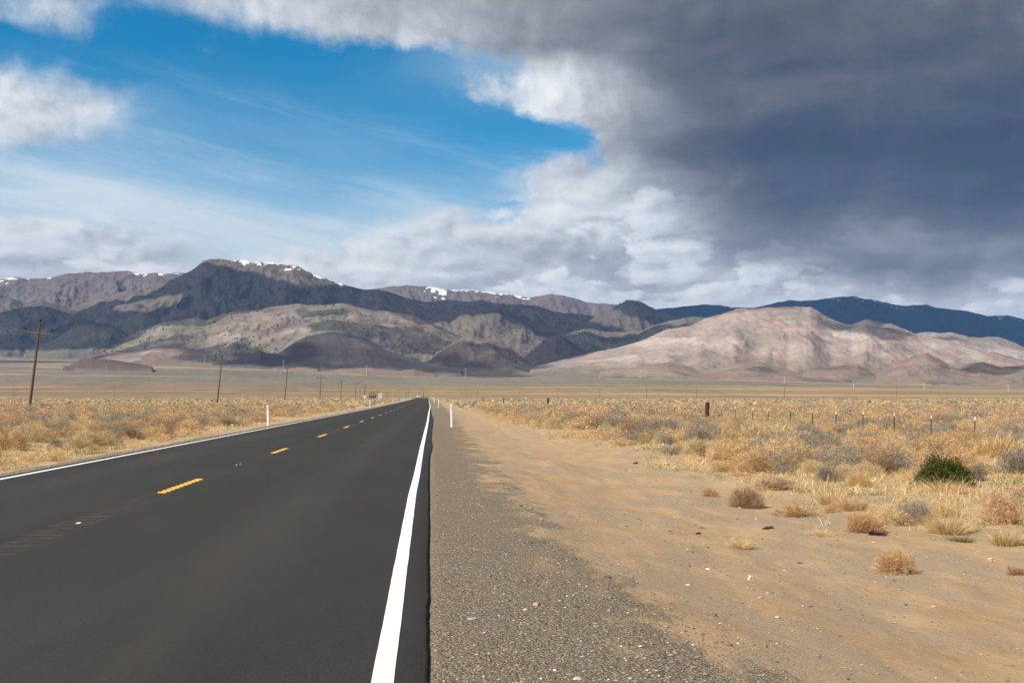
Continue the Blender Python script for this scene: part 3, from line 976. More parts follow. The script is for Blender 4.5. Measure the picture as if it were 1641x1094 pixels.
tint = mixa(tint, (.27, .225, .20), f * ss(-nA, .06, .3) * 0.75)
tint = mixa(tint, (.29, .235, .15), f * ss(-nB, .12, .32) * 0.7 * ss(tpos, .8, .4))
tint = mixa(tint, (.225, .14, .11), onl('E') * ss(tpos, .90, .97) * ss(nD, -.15, .15) * ss(PX, 1090, 1130))
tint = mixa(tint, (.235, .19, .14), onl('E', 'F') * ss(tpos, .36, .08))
tint = mixa(tint, (.27, .17, .13), onl('F') * ss(nB, -.02, .2) * 0.7)
tint = mixa(tint, (.27, .225, .15), onl('F') * ss(-nA, .04, .25) * 0.7)
tint = mixa(tint, (.13, .095, .08), onl('F') * ss(-nB, .16, .3) * 0.7)
tint *= (1 + 0.16 * nD + 0.10 * nC)[..., None] * np.where(lab < 0, 0.96, 0.90)[..., None]

# snow lies along the high ridges
def crest_snow(names, spans, tmin, noise_amt=.5):
    s = np.zeros(FU.shape)
    for a, b_, dep in spans:
        wx = ss(PX, a - 5, a + 5) * ss(PX, b_ + 5, b_ - 5)
        dp = dep * .62 * (1 + .9 * fbm(FX / 130, FX * 0 + 5.0, 303, 3))
        s = np.maximum(s, wx * ss(tpos, 1 - dp * 1.7, 1 - dp * .5))
    return s * onl(*names) * ss(fbm(FX / 90, FY / 90, 301, 4), -.2, .12)
snow = crest_snow(('A1',), [(-300, 18, .12), (18, 50, .05), (52, 62, .06), (75, 84, .04), (204, 236, .07), (252, 266, .06), (277, 293, .05)], 0)
snow = np.maximum(snow, crest_snow(('A2',), [(678, 698, .13), (692, 716, .2), (705, 812, .035), (785, 806, .09), (824, 850, .06), (800, 826, .03)], 0))
snow = np.maximum(snow, crest_snow(('B',), [(366, 420, .085), (420, 450, .06), (452, 482, .13), (500, 550, .05)], 0))
s3 = crest_snow(('A3',), [(1330, 1470, .12), (1150, 1175, .05), (1500, 1545, .08), (1585, 1760, .14)], 0) * ss(nD, .0, .2) * .85
snow = np.maximum(snow, s3)

V = np.stack([FX, FY, FZ], -1).reshape(-1, 3)
Q = grid_quads(len(fy), len(fu))
fl = lab.ravel()[Q].max(1)
MOUNT = [RID[k] for k in ('A1', 'A2', 'A3', 'B', 'cone', 'L1')]
cls = np.where(fl < 0, 0, np.where(np.isin(fl, MOUNT), 2, 1))


def sub_mesh(name, m, mat):
    q = Q[m]
    ids, inv = np.unique(q.ravel(), return_inverse=True)
    return tag(mesh_np(name, V[ids], inv.reshape(-1, 4), mat=mat, smooth_sh=True, col=tint.reshape(-1, 3)[ids], attrs={'snow': snow.ravel()[ids]}), kind='structure')


sub_mesh('plain', cls == 0, M_PLAIN)
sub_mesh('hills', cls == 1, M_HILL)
sub_mesh('mountains', cls == 2, M_HILL)


def land_hit(px, py):
    """where a line of sight first meets the far land"""
    u, w = ray(px, py)
    c = int(np.argmin(np.abs(fu - u)))
    los = CAM_H + w * fy
    k = np.nonzero((FZ[:, c] >= los) & (fy > 1500))[0]
    k = int(k[0]) if len(k) else len(fy) - 1
    return u * fy[k], fy[k], FZ[k, c]


# ------------------------------------------------------------------ unseen clouds added above the frame, shaped to throw shade on the hills
def inpoly(x, y, poly):
    r = np.zeros(x.shape, bool)
    n = len(poly)
    for i in range(n):
        (x0, y0), (x1, y1) = poly[i], poly[(i + 1) % n]
        c = ((y0 > y) != (y1 > y)) & (x < (x1 - x0) * (y - y0) / ((y1 - y0) if y1 != y0 else 1e-9) + x0)
        r ^= c
    return r


def shade_cloud_mat(name, through):
    m, nt, b = new_mat(name)
    b.inputs['Base Color'].default_value = (0.85, 0.86, 0.88, 1)
    b.inputs['Roughness'].default_value = 1.0
    b.inputs['Specular IOR Level'].default_value = 0.0
    t = nt.nodes.new('ShaderNodeBsdfTransparent')
    mx = nt.nodes.new('ShaderNodeMixShader')
    mx.inputs[0].default_value = 1.0 - through ** .5          # light crosses the underside and the top
    nt.links.new(t.outputs[0], mx.inputs[1]); nt.links.new(b.outputs[0], mx.inputs[2])
    nt.links.new(mx.outputs[0], nt.nodes['Material Output'].inputs[0])
    return m


THROUGH = [.17, .25, .22, .20, .34, 0.02, .22, .40, .38, .30]
SHADE = [
    (('B', 'M1', 'L1'), 4600, [(70, 540), (90, 508), (150, 494), (215, 478), (248, 460), (281, 444), (307, 436), (340, 430), (384, 434), (390, 442), (400, 450), (425, 458), (459, 463), (484, 459), (520, 456), (545, 455), (560, 460), (600, 464), (680, 480), (760, 478), (800, 483), (850, 484), (900, 496), (980, 510), (1070, 526), (1050, 560), (880, 545), (840, 525), (800, 500), (740, 505), (690, 520), (600, 560), (300, 560)],
     [(150, 502), (225, 482), (292, 472), (288, 492), (190, 512)]),
    (('cone',), 4600, [(976, 500), (990, 480), (1011, 470), (1040, 480), (1075, 498), (1110, 520), (1030, 512), (1006, 508), (996, 498)], None),
    (('L2', 'L3', 'L4'), 4300, [(-300, 480), (60, 480), (200, 492), (262, 500), (300, 560), (-300, 562)], [(118, 520), (140, 516), (150, 522), (120, 526)]),
    ((None, 'D2', 'P3'), 4000, [(-260, 566), (60, 569), (128, 572), (240, 574), (300, 577), (345, 574), (380, 555), (470, 555), (470, 590), (420, 586), (300, 582), (-260, 580)], None),
    (('D', None), 4200, [(452, 584), (458, 560), (472, 548), (500, 539), (550, 535), (590, 541), (640, 566), (700, 584), (800, 596), (760, 604), (640, 596), (480, 588)], None),
    (('A3',), 8200, [(980, 440), (2600, 440), (2600, 620), (980, 620)], None),
    (('M2', 'M3'), 4300, [(820, 590), (850, 562), (876, 548), (910, 543), (960, 545), (1060, 535), (1110, 533), (1130, 540), (1000, 570), (950, 590)], None),
    (('E',), 4200, [(1306, 512), (1336, 517), (1370, 523), (1405, 525), (1425, 530), (1400, 537), (1360, 533), (1326, 524)], None),
]
jx = fbm(FX / 500, FY / 700, 401, 4) * 14
jy = fbm(FX / 500, FY / 700, 405, 4) * 6
SHADE += [
    (('C', 'C2', 'P1', 'M4'), 4400, 'dapple', None),
    (('E', 'E2', 'E3', 'F'), 4700, 'dapple', None),
]
dap = fbm(FX / 620, FY / 900, 421, 3)
for si, (ls, alt, poly, hole) in enumerate(SHADE):
    m = inpoly(PX + jx, PYY + jy, poly) if poly != 'dapple' else (dap > (.10 if si == 8 else .36)) & (tpos > .1)
    if hole: m &= ~inpoly(PX + jx, PYY + jy, hole)
    m &= np.isin(lab, [-1 if k is None else RID[k] for k in ls]) & ((lab >= 0) | (FY < 5600))
    st_ = 2
    q = Q[m.ravel()[Q].all(1)]
    if len(q) == 0: continue
    ids, inv = np.unique(q.ravel(), return_inverse=True)
    p = V[ids]
    s = (alt - p[:, 2]) / SUN[2]
    bot = p + s[:, None] * SUN[None]
    n = fbm(bot[:, 0] / 900, bot[:, 1] / 900, 411, 5)
    top = bot + np.array([0, 0, 1.0])[None] * (120 + 260 * np.clip(n + .4, 0, 1))[:, None]
    q0 = inv.reshape(-1, 4)
    nb = len(bot)
    # rim faces close the lump
    ed = np.concatenate([q0[:, [0, 1]], q0[:, [1, 2]], q0[:, [2, 3]], q0[:, [3, 0]]])
    key = np.sort(ed, 1)
    _, first, cnt = np.unique(key[:, 0].astype(np.int64) * (nb + 1) + key[:, 1], return_index=True, return_counts=True)
    rim = ed[first[cnt == 1]]
    rimq = np.stack([rim[:, 1], rim[:, 0], rim[:, 0] + nb, rim[:, 1] + nb], 1)
    o = mesh_np('cloud', np.concatenate([bot, top]), np.concatenate([q0[:, ::-1], q0 + nb, rimq]), mat=shade_cloud_mat('shade_cloud_white', THROUGH[si]), smooth_sh=True)  # added shade caster, outline cut from the slopes it darkens
    tag(o, kind='structure')

# junipers: dark dots over the slopes, a far-off wood
M_JUN = simple('juniper_green', (0.035, 0.045, 0.028), 0.95)
wgt = onl('B', 'L1', 'L2', 'L4', 'M1', 'M2', 'cone') * 1.0 + onl('C', 'C2', 'A1', 'A2') * .45 + onl('M3', 'M4', 'L3') * .25
wgt *= ss(fbm(FX / 420, FY / 420, 501, 4), -.12, .22) * (FY < 14000) * (tpos > .12) * np.gradient(fy)[:, None] * FY
cand = np.nonzero(((PX > -60) & (PX < 1700)).ravel())[0]
w_ = wgt.ravel()[cand]
pick = RNG.choice(cand, 13000, p=w_ / w_.sum())
P0 = V[pick] + np.stack([RNG.uniform(-9, 9, len(pick)), RNG.uniform(-14, 14, len(pick)), np.zeros(len(pick))], 1)
rad = RNG.uniform(2.8, 6.5, len(pick))
octv = np.array([(1, 0, .1), (0, 1, .1), (-1, 0, .1), (0, -1, .1), (0, 0, 1.5), (0, 0, -.5)], float)
VV = (P0[:, None] + octv[None] * rad[:, None, None] * RNG.uniform(.75, 1.25, (len(pick), 6, 1))).reshape(-1, 3)
tf = np.array([(0, 1, 4), (1, 2, 4), (2, 3, 4), (3, 0, 4), (1, 0, 5), (2, 1, 5), (3, 2, 5), (0, 3, 5)])
TT = (np.arange(len(pick))[:, None, None] * 6 + tf[None]).reshape(-1, 3)
tag(mesh_np('juniper_woodland', VV, tris=TT, mat=M_JUN), 'dark juniper trees dotting the far mountain slopes', 'woodland', kind='stuff')

# ------------------------------------------------------------------ shrubs and grass
def unit(v): return v / np.maximum(np.linalg.norm(v, axis=-1, keepdims=True), 1e-9)


def blades(base, d, bend, length, width, colr):
    """thin tapering twigs or leaves, each a bent strip"""
    n = len(base)
    side = unit(np.cross(d, RNG.normal(size=(n, 3))))
    L = length[:, None]
    p1 = base + d * L * .5 + bend * L * .25
    p2 = base + d * L + bend * L
    w = width[:, None] * side
    V_ = np.stack([base - w, base + w, p1 + w * .8, p1 - w * .8, p2], 1).reshape(-1, 3)
    i = np.arange(n)[:, None] * 5
    return V_, i + np.array([[0, 1, 2, 3]]), i + np.array([[3, 2, 4]]), np.repeat(colr, 5, 0)


def join(parts):
    vs, qs, ts, cs = [], [], [], []
    o = 0
    for v, q, t, c in parts:
        vs.append(v); qs.append(q + o); ts.append(t + o); cs.append(c); o += len(v)
    return np.concatenate(vs), np.concatenate(qs), np.concatenate(ts), np.concatenate(cs)


def pickcol(n, cols, var=.22):
    c = np.array(cols)[RNG.integers(0, len(cols), n)]
    return c * np.exp(RNG.normal(0, var, (n, 1))) * (1 + RNG.normal(0, .04, (n, 3)))


PAL = {
    'straw': [(.70, .51, .27), (.64, .45, .22), (.57, .385, .18), (.72, .56, .33)],
    'tumble': [(.60, .40, .21), (.54, .34, .165), (.64, .45, .26)],
    'brown': [(.40, .255, .15), (.34, .215, .13), (.46, .31, .19)],
    'pale': [(.60, .46, .265), (.54, .405, .225), (.62, .49, .30)],
    'sage': [(.35, .30, .235), (.29, .245, .19), (.40, .345, .27), (.26, .21, .155)],
    'bluegrey': [(.40, .37, .315), (.35, .32, .27), (.33, .30, .235)],
    'green': [(.080, .092, .022), (.060, .076, .017), (.115, .118, .034)],
    'olive': [(.23, .22, .095), (.28, .25, .115), (.19, .19, .08)],
    'dark': [(.085, .05, .045), (.065, .042, .036), (.11, .07, .055)],
    'stem': [(.19, .14, .105), (.24, .18, .13)],
    'yellow': [(.55, .38, .09), (.50, .33, .07)],
}


def lobes_for(n, spread):
    out = [(0, 0, .84, .98)] if n == 1 else []
    for k in range(n if n > 1 else 0):
        a = 2 * math.pi * (k + RNG.uniform(-.3, .3)) / n
        r = spread * RNG.uniform(.5, 1)
        out.append((r * math.cos(a), r * math.sin(a), RNG.uniform(.40, .62), RNG.uniform(.6, 1.0)))
    return out


def bush(n, pal, nl=1, spread=.5, tw=.011, tl=.24, fuzz=.6, up=.35, stems=70, leafy=0, top=None, low=.0, d0=.45):
    lb = lobes_for(nl, spread)
    k = RNG.integers(0, len(lb), n)
    c = np.array(lb)[k]
    v = unit(RNG.normal(size=(n, 3)))
    v[:, 2] = np.abs(v[:, 2]) * 1.0 - low
    v = unit(v)
    # gaps and clumps in the crown
    g = perlin(v[:, 0] * 2.2 + c[:, 0] * 9 + 3, v[:, 1] * 2.2 + v[:, 2] * 3.1, int(RNG.integers(1e6)))
    rr = (d0 + (1 - d0) * RNG.random(n) ** .6) * (0.92 + 0.22 * g)
    p = np.stack([c[:, 0] + v[:, 0] * c[:, 2] * rr, c[:, 1] + v[:, 1] * c[:, 2] * rr, np.maximum(.01, v[:, 2] * c[:, 3] * rr)], 1)
    d = unit(v * .9 + RNG.normal(size=(n, 3)) * fuzz * .5 + np.array([0, 0, up]))
    keep = RNG.random(n) < np.clip(.75 + g * 1.2, .12, 1)
    p, d, v = p[keep], d[keep], v[keep]
    m = len(p)
    ln = tl * RNG.uniform(.5, 1.3, m)
    col_ = pickcol(m, PAL[pal])
    if top:
        t_ = p[:, 2] > .55
        sw_ = t_ & (RNG.random(m) < .5)
        col_[sw_] = pickcol(int(sw_.sum()), PAL[top])
    parts = [blades(p - d * ln[:, None] * .4, d, RNG.normal(size=(m, 3)) * .22, ln, tw * RNG.uniform(.6, 1.3, m), col_)]
    if leafy:
        q = p[RNG.integers(0, m, leafy)] + RNG.normal(size=(leafy, 3)) * .07
        q[:, 2] = np.maximum(q[:, 2], .03)
        parts.append(blades(q, unit(RNG.normal(size=(leafy, 3)) + np.array([0, 0, .9])), RNG.normal(size=(leafy, 3)) * .2, RNG.uniform(.04, .10, leafy), RNG.uniform(.010, .020, leafy), pickcol(leafy, PAL[pal], .3)))
    if stems:
        ks = RNG.integers(0, len(lb), stems); cs = np.array(lb)[ks]
        vs = unit(RNG.normal(size=(stems, 3))); vs[:, 2] = np.abs(vs[:, 2]) * .9 + .12
        e = np.stack([cs[:, 0] + vs[:, 0] * cs[:, 2] * .85, cs[:, 1] + vs[:, 1] * cs[:, 2] * .85, vs[:, 2] * cs[:, 3] * .85], 1)
        b0 = np.concatenate([RNG.normal(size=(stems, 2)) * .09 + cs[:, :2] * .25, np.zeros((stems, 1))], 1)
        dd = e - b0; ll = np.linalg.norm(dd, axis=1)
        parts.append(blades(b0, unit(dd), np.stack([RNG.normal(size=stems) * .12, RNG.normal(size=stems) * .12, np.full(stems, .12)], 1), ll, np.full(stems, tw * 1.5), pickcol(stems, PAL['stem'] if pal in ('sage', 'bluegrey', 'green', 'olive') else PAL[pal])))
    return join(parts)


def tuft(n, pal, spread=.45, tw=.010, lean=.75, h=1.0, green=0.0):
    r = spread * np.sqrt(RNG.random(n)); a = RNG.random(n) * 2 * math.pi
    b0 = np.stack([r * np.cos(a), r * np.sin(a), np.zeros(n)], 1)
    o = np.stack([np.cos(a), np.sin(a), np.zeros(n)], 1)
    d = unit(o * (lean * RNG.random((n, 1)) * (.4 + r[:, None])) + RNG.normal(size=(n, 3)) * .22 + np.array([0, 0, 1.0]))
    bend = o * RNG.uniform(0, .45, (n, 1)) + RNG.normal(size=(n, 3)) * .18 - np.array([0, 0, .15])
    col_ = pickcol(n, PAL[pal])
    if green:
        m = RNG.random(n) < green
        col_[m] = pickcol(int(m.sum()), PAL['olive'])
    return blades(b0, d, bend, h * RNG.uniform(.45, 1.15, n), tw * RNG.uniform(.6, 1.2, n), col_)


def plant_mesh(name, data, mat=None):
    v, q, t, c = data
    return mesh_np(name, v, q, t, mat=mat or M_TWIG, col=c, link=False)


def proto_set(name, makers): return [plant_mesh(name, f()) for f in makers]


def mound(n, pal, nl=3, green=0.0, tw=.005):
    parts = []
    for k, (x, y, r, h) in enumerate(lobes_for(nl, .45)):
        v, q, t, c = tuft(n // nl, pal, .5, tw / .6, 1.5, .80, green)
        v = v * np.array([r * .95, r * .95, h * .55]) + np.array([x, y, 0])
        parts.append((v, q, t, c))
    parts.append(bush(2 * n, pal, nl, .42, tw=tw * .9, tl=.16, fuzz=1.1, up=.3, stems=20))
    return join(parts)


PROTO = {
    'bunchgrass': proto_set('bunchgrass', [lambda: mound(1300, 'straw', 3), lambda: mound(1300, 'straw', 4), lambda: mound(1100, 'straw', 2, .10), lambda: mound(1300, 'tumble', 3), lambda: mound(1200, 'pale', 4, .12)]),
    'dry_bush': proto_set('dry_bush', [lambda: bush(5200, 'tumble', 1, tw=.0045, tl=.15, fuzz=1.2, up=.1, d0=.55), lambda: bush(5200, 'tumble', 3, .42, tw=.0045, tl=.15, fuzz=1.2, up=.1, d0=.55), lambda: bush(5000, 'brown', 2, .4, tw=.0045, tl=.15, fuzz=1.2, up=.15, d0=.5), lambda: bush(5400, 'straw', 3, .45, tw=.0045, tl=.15, fuzz=1.2, up=.15, d0=.55), lambda: bush(5400, 'straw', 4, .5, tw=.0045, tl=.14, fuzz=1.2, up=.1, d0=.55), lambda: bush(5000, 'tumble', 2, .38, tw=.0045, tl=.16, fuzz=1.1, up=.2, d0=.5)]),
    'sagebrush': proto_set('sagebrush', [lambda: bush(5000, 'sage', 3, .48, tw=.0048, tl=.11, fuzz=1.1, up=.2, d0=.55), lambda: bush(5000, 'sage', 4, .5, tw=.0048, tl=.11, fuzz=1.1, up=.2, d0=.55), lambda: bush(4600, 'bluegrey', 3, .45, tw=.0048, tl=.11, fuzz=1.1, up=.2, d0=.55), lambda: bush(4600, 'sage', 2, .4, tw=.0048, tl=.12, fuzz=1.1, up=.2, d0=.5)]),
    'rabbitbrush': proto_set('rabbitbrush', [lambda: bush(5200, 'pale', 3, .45, tw=.0042, tl=.16, fuzz=.9, up=.35, d0=.5), lambda: bush(5200, 'pale', 4, .5, tw=.0042, tl=.16, fuzz=.9, up=.35, d0=.5), lambda: bush(4800, 'pale', 2, .4, tw=.0042, tl=.15, fuzz=.9, up=.25, d0=.5)]),
}


def put(name, me, loc, w, h, label, cat, group=None, rz=None):
    o = bpy.data.objects.new(name, me)
    COL.objects.link(o)
    o.location = loc
    s = w / 1.75
    o.scale = (s, s, h / 1.05)
    o.rotation_euler = (0, 0, random.uniform(0, 6.28) if rz is None else rz)
    return tag(o, label, cat, group)


OWN = []       # plants one can point to: (place, radius)


def special(name, px, py, wpx, hpx, data, label, cat, dz=-.015):
    x, y, z = gpos(px, py)
    w, h = wpx * y / FPX, hpx * y / FPX
    y2 = y + w * .35
    x2 = x * y2 / y
    z = float(ground(np.array([x2]), np.array([y2]))[0])
    put(name, plant_mesh(name, data), (x2, y2, z + dz), w, h, label, cat, rz=0)
    OWN.append((x2, y2, w * .5))


special('tumbleweed', 1435, 921, 80, 46, bush(6000, 'tumble', 1, tw=.0065, tl=.22, fuzz=1.0, up=.05, stems=220, low=.15, d0=.30), 'round tan tumbleweed alone on the bare sand, nearest the camera', 'tumbleweed')
special('dry_bush', 1384, 856, 74, 50, bush(5000, 'tumble', 2, .35, tw=.0055, tl=.26, fuzz=.8, up=.3, stems=150), 'brown twiggy bush with pale stalks and a dark clump for shadow at its foot', 'bush')
special('bunchgrass', 1318, 859, 44, 15, tuft(420, 'straw', .7, .010, 1.2), 'low straw tuft at the left foot of the brown twiggy bush', 'grass clump')
special('dry_bush', 1277, 829, 82, 32, join([bush(1800, 'tumble', 3, .5, tw=.009, tl=.28), tuft(160, 'olive', .8, .012, 1.0, .4)]), 'low wide tan bush with green shoots under it at the edge of the bare sand', 'bush')
special('dry_bush', 1196, 815, 66, 46, join([bush(4600, 'brown', 2, .4, tw=.0055, tl=.26, fuzz=.8, up=.35), tuft(120, 'olive', .7, .012, 1.0, .35)]), 'fine brown bush reaching furthest left onto the bare sand', 'bush')
special('dry_bush', 1246, 786, 84, 27, bush(1900, 'brown', 4, .5, tw=.009, tl=.25), 'rust-brown spreading bush behind the fine brown bush', 'bush')
special('bunchgrass', 1333, 812, 52, 40, tuft(700, 'straw', .6, .009, .8), 'tall straw grass clump left of the sandy hollow', 'grass clump')
special('bunchgrass', 1367, 819, 52, 34, tuft(700, 'tumble', .6, .009, 1.0), 'tan grass clump directly behind the brown twiggy bush', 'grass clump')
special('tumbleweed', 1377, 780, 50, 31, bush(4200, 'straw', 1, tw=.006, tl=.34, fuzz=.5, up=.3, stems=180, low=.15, d0=.3), 'dense pale gold tumbleweed ball left of the green bush', 'tumbleweed')
special('tumbleweed', 1138, 796, 36, 19, bush(1500, 'tumble', 1, tw=.012, tl=.32, stems=90, low=.1), 'small brown tumbleweed at the edge of the sand, left of the bushes', 'tumbleweed')
special('tumbleweed', 1190, 781 - 18, 40, 9, bush(900, 'tumble', 3, .5, tw=.014, tl=.3, stems=60), 'flat mat of tan stalks behind the small brown tumbleweed', 'tumbleweed')
special('green_bush', 1508, 782, 106, 62, bush(4200, 'green', 5, .40, tw=.008, tl=.18, up=.5, stems=90, leafy=6500, d0=.5), 'dark green leafy bush, the only green one of its size', 'bush')
special('dry_bush', 1568, 772, 36, 50, bush(1300, 'sage', 2, .4, tw=.008, tl=.28, up=.8), 'bare grey twiggy bush at the right side of the green bush', 'bush')
special('bunchgrass', 1516, 790, 66, 32, tuft(520, 'straw', .7, .008, 1.2), 'bent straw stalks in front of the green bush', 'grass clump')
special('bunchgrass', 1521, 857, 70, 42, tuft(1500, 'straw', .65, .006, 1.2, 1.0, .08), 'straw clump with a white scrap beside it below the green bush', 'grass clump')
special('bunchgrass', 1614, 876, 56, 36, tuft(800, 'straw', .6, .009, .9, 1.0, .25), 'straw clump with a green base near the right edge of the sand', 'grass clump')
special('dry_bush', 1626, 923, 40, 22, bush(1300, 'brown', 2, .4, tw=.011, tl=.28), 'small brown bush on the sand at the right edge', 'bush')
special('bunchgrass', 1187, 880, 46, 24, tuft(520, 'straw', .6, .011, 1.1), 'pale straw tuft standing alone on the open sand', 'grass clump')
special('green_weed', 1541, 869, 38, 16, tuft(420, 'olive', .6, .014, 1.2), 'low olive weed below the straw clump with the white scrap', 'weed')
special('sagebrush', 1322, 773, 56, 36, bush(2200, 'sage', 3, .45, tw=.008, tl=.22, up=.6), 'bluish grey sagebrush left of the pale gold tumbleweed', 'shrub')
special('sagebrush', 1257, 762, 48, 22, bush(1800, 'sage', 3, .5, tw=.010, tl=.22, up=.5), 'low dark grey sagebrush behind the rust-brown bush', 'shrub')
special('sagebrush', 1632, 760, 84, 66, bush(2600, 'sage', 4, .5, tw=.008, tl=.22, up=.5), 'big grey-brown sagebrush cut by the right edge of the picture', 'shrub')
special('dry_bush', 1600, 735, 100, 52, bush(2400, 'straw', 4, .5, tw=.007, tl=.34, up=.8), 'wispy tan bush behind the big sagebrush at the right edge', 'bush')
special('sagebrush', 1470, 722, 92, 32, bush(2400, 'sage', 5, .6, tw=.008, tl=.2, up=.5), 'long row of joined grey sagebrush left of the nearest fence post', 'shrub')
special('sagebrush', 1376, 724, 34, 30, bush(1600, 'sage', 2, .35, tw=.010, tl=.22, up=.6), 'dark grey sagebrush, left one of a pair below the fence line', 'shrub')
special('sagebrush', 1397, 715, 30, 28, bush(1600, 'sage', 2, .35, tw=.010, tl=.22, up=.6), 'grey sagebrush, right one of a pair below the fence line', 'shrub')
special('sagebrush', 1280, 725, 28, 18, bush(1500, 'sage', 2, .35, tw=.012, tl=.22), 'small charcoal grey shrub in front of the pale bushes', 'shrub')
special('dry_bush', 1200, 722, 60, 20, bush(1700, 'brown', 4, .5, tw=.009, tl=.24), 'low brown bush below the yellow-topped bush', 'bush')
special('rabbitbrush', 1172, 712, 40, 27, bush(1700, 'olive', 3, .4, tw=.009, tl=.24, up=.8, top='yellow'), 'green bush with dull yellow flower heads on top', 'bush')
special('rabbitbrush', 1235, 710, 120, 36, bush(3000, 'pale', 5, .6, tw=.007, tl=.32, up=.9), 'widest pale tan bush, below the first steel posts of the fence', 'bush')
special('rabbitbrush', 1198, 677, 54, 26, bush(2000, 'pale', 3, .45, tw=.008, tl=.32, up=.9), 'tall pale tan bush right of the dark wooden post', 'bush')
special('rabbitbrush', 1150, 690, 56, 24, bush(2000, 'pale', 3, .45, tw=.008, tl=.32, up=.9), 'pale tan bush just below the dark wooden post', 'bush')
special('olive_bush', 1474, 688, 44, 12, bush(1500, 'olive', 3, .5, tw=.010, tl=.22, leafy=900), 'flat olive green bush at the foot of a fence post', 'bush')
special('sagebrush', 990, 673, 46, 19, bush(1700, 'bluegrey', 3, .5, tw=.012, tl=.22, up=.5), 'silvery grey sagebrush left of centre in the right field', 'shrub')
special('sagebrush', 1035, 684, 44, 21, bush(1700, 'sage', 3, .5, tw=.011, tl=.22, up=.5), 'brownish grey sagebrush right of the silvery one', 'shrub')
special('sagebrush', 1097, 676, 44, 20, bush(1700, 'sage', 3, .5, tw=.011, tl=.22, up=.5), 'dark grey sagebrush left of the dark wooden post', 'shrub')
special('sagebrush', 847, 668, 32, 13, bush(1500, 'bluegrey', 3, .5, tw=.014, tl=.22), 'grey sagebrush nearest the road among those on the right', 'shrub')
special('olive_bush', 903, 682, 18, 9, bush(900, 'olive', 2, .4, tw=.016, tl=.22, leafy=300), 'small olive bush beside the sand track', 'bush')
special('sagebrush', 391, 655, 32, 15, bush(1700, 'bluegrey', 3, .5, tw=.012, tl=.22, up=.5), 'rounded silvery sagebrush behind the nearest left roadside post', 'shrub')
special('sagebrush', 338, 655, 28, 11, bush(1500, 'bluegrey', 3, .5, tw=.012, tl=.22, up=.5), 'flat silvery sagebrush at the foot of the second utility pole', 'shrub')
special('sagebrush', 42, 671, 30, 20, bush(1700, 'sage', 3, .45, tw=.010, tl=.22), 'dark grey sagebrush below the nearest utility pole', 'shrub')
special('sagebrush', 79, 661, 30, 15, bush(1500, 'sage', 3, .45, tw=.012, tl=.22), 'grey sagebrush right of the nearest utility pole', 'shrub')
special('sagebrush', 112, 673, 30, 17, bush(1500, 'bluegrey', 3, .45, tw=.012, tl=.22), 'ash grey sagebrush between the two nearest utility poles', 'shrub')
special('sagebrush', 180, 679, 40, 18, bush(1700, 'sage', 4, .5, tw=.010, tl=.22), 'dark spreading sagebrush in the middle of the left field', 'shrub')
special('olive_bush', 159, 693, 34, 18, bush(1700, 'olive', 3, .45, tw=.010, tl=.22, top='pale'), 'olive bush with tan tips in the left field', 'bush')
special('dry_bush', 150, 722, 26, 11, bush(1300, 'tumble', 2, .4, tw=.012, tl=.26), 'golden bush closest to the left shoulder gravel', 'bush')
for px, py, w, h, lb in ((1119, 856, 13, 7, 'small dark dead weed on the sand, left of the pale straw tuft'), (1230, 848, 22, 9, 'larger dark dead weed right of the pale straw tuft'), (1125, 846, 10, 4, 'tiny dark dead weed just behind the small one'),
                         (1018, 743, 11, 5, 'dark dead weed where the sand meets the grass, left of two'), (1069, 746, 12, 5, 'dark dead weed where the sand meets the grass, right of two'), (1405, 859, 38, 11, 'dark clump added as shadow at the foot of the brown twiggy bush')):  # last entry is the bush's shadow, put in as dark twigs
    special('weed_and_shadow_clump', px, py, w, h, bush(700, 'dark', 2, .45, tw=.02, tl=.4, stems=40), lb, 'dead weed')
for px, py, w, h, lb in ((905, 740, 20, 4, 'thin straw wisp on the sand left of the dark weeds'), (1077, 829, 26, 7, 'flattened straw tuft in the middle of the sand'), (1080, 842, 24, 5, 'fainter flattened straw tuft just in front of another'), (788, 724, 18, 5, 'straw wisp on the sand nearest the road shoulder')):
    special('bunchgrass', px, py, w, h, tuft(160, 'straw', .8, .012, 1.4), lb, 'grass clump')

# the open scrub: every shrub has its place; the ones that show largest are objects of their own
def free(x, y, r):
    return all((x - a) ** 2 + (y - b_) ** 2 > (r * .5 + c_ * .9) ** 2 for a, b_, c_ in OWN)


cand = []
N = 66000
yy_ = np.sqrt(RNG.random(N)) * 175
uu_ = RNG.uniform(-.62, .72, N)
xx_ = uu_ * yy_
dens = fbm(xx_ / 9, yy_ / 9, 601, 3)
for x, y, dn in zip(xx_, yy_, dens):
    if y < 7: continue
    er_, el_ = float(edge_r(y)), float(edge_l(y))
    if x > 0:
        d = x - er_
        if d < .3: continue
        p = min(1.0, .16 + d / 4.0) if y < 24 else min(1.0, .30 + d / 2.5)
        if y < 20: p *= .85
    else:
        d = el_ - x
        if d < .5: continue
        p = min(1.0, .35 + d / 2.5)
    p *= np.clip(.62 + dn * 2.4, .06, 1.2)
    if random.random() > p * (.66 if y < 26 else .40): continue
    kind = random.choices(['bunchgrass', 'dry_bush', 'sagebrush', 'rabbitbrush'], [.20, .37, .29, .14] if d > 2 else [.50, .42, .05, .03])[0]
    w = {'bunchgrass': random.uniform(.4, .95), 'dry_bush': random.uniform(.55, 1.3), 'sagebrush': random.uniform(.6, 1.3), 'rabbitbrush': random.uniform(.7, 1.35)}[kind] * (.8 if d < 2 else 1.15 if y < 26 else 1.55)
    if not free(x, y, w * .5): continue
    if y < 34 and any(c_ > .3 and b_ - 5 < y < b_ and abs(x / y - a / b_) < (c_ + w * .5) / b_ for a, b_, c_ in OWN): continue
    cand.append((kind, x, y, w, w * random.uniform(.36, .56)))
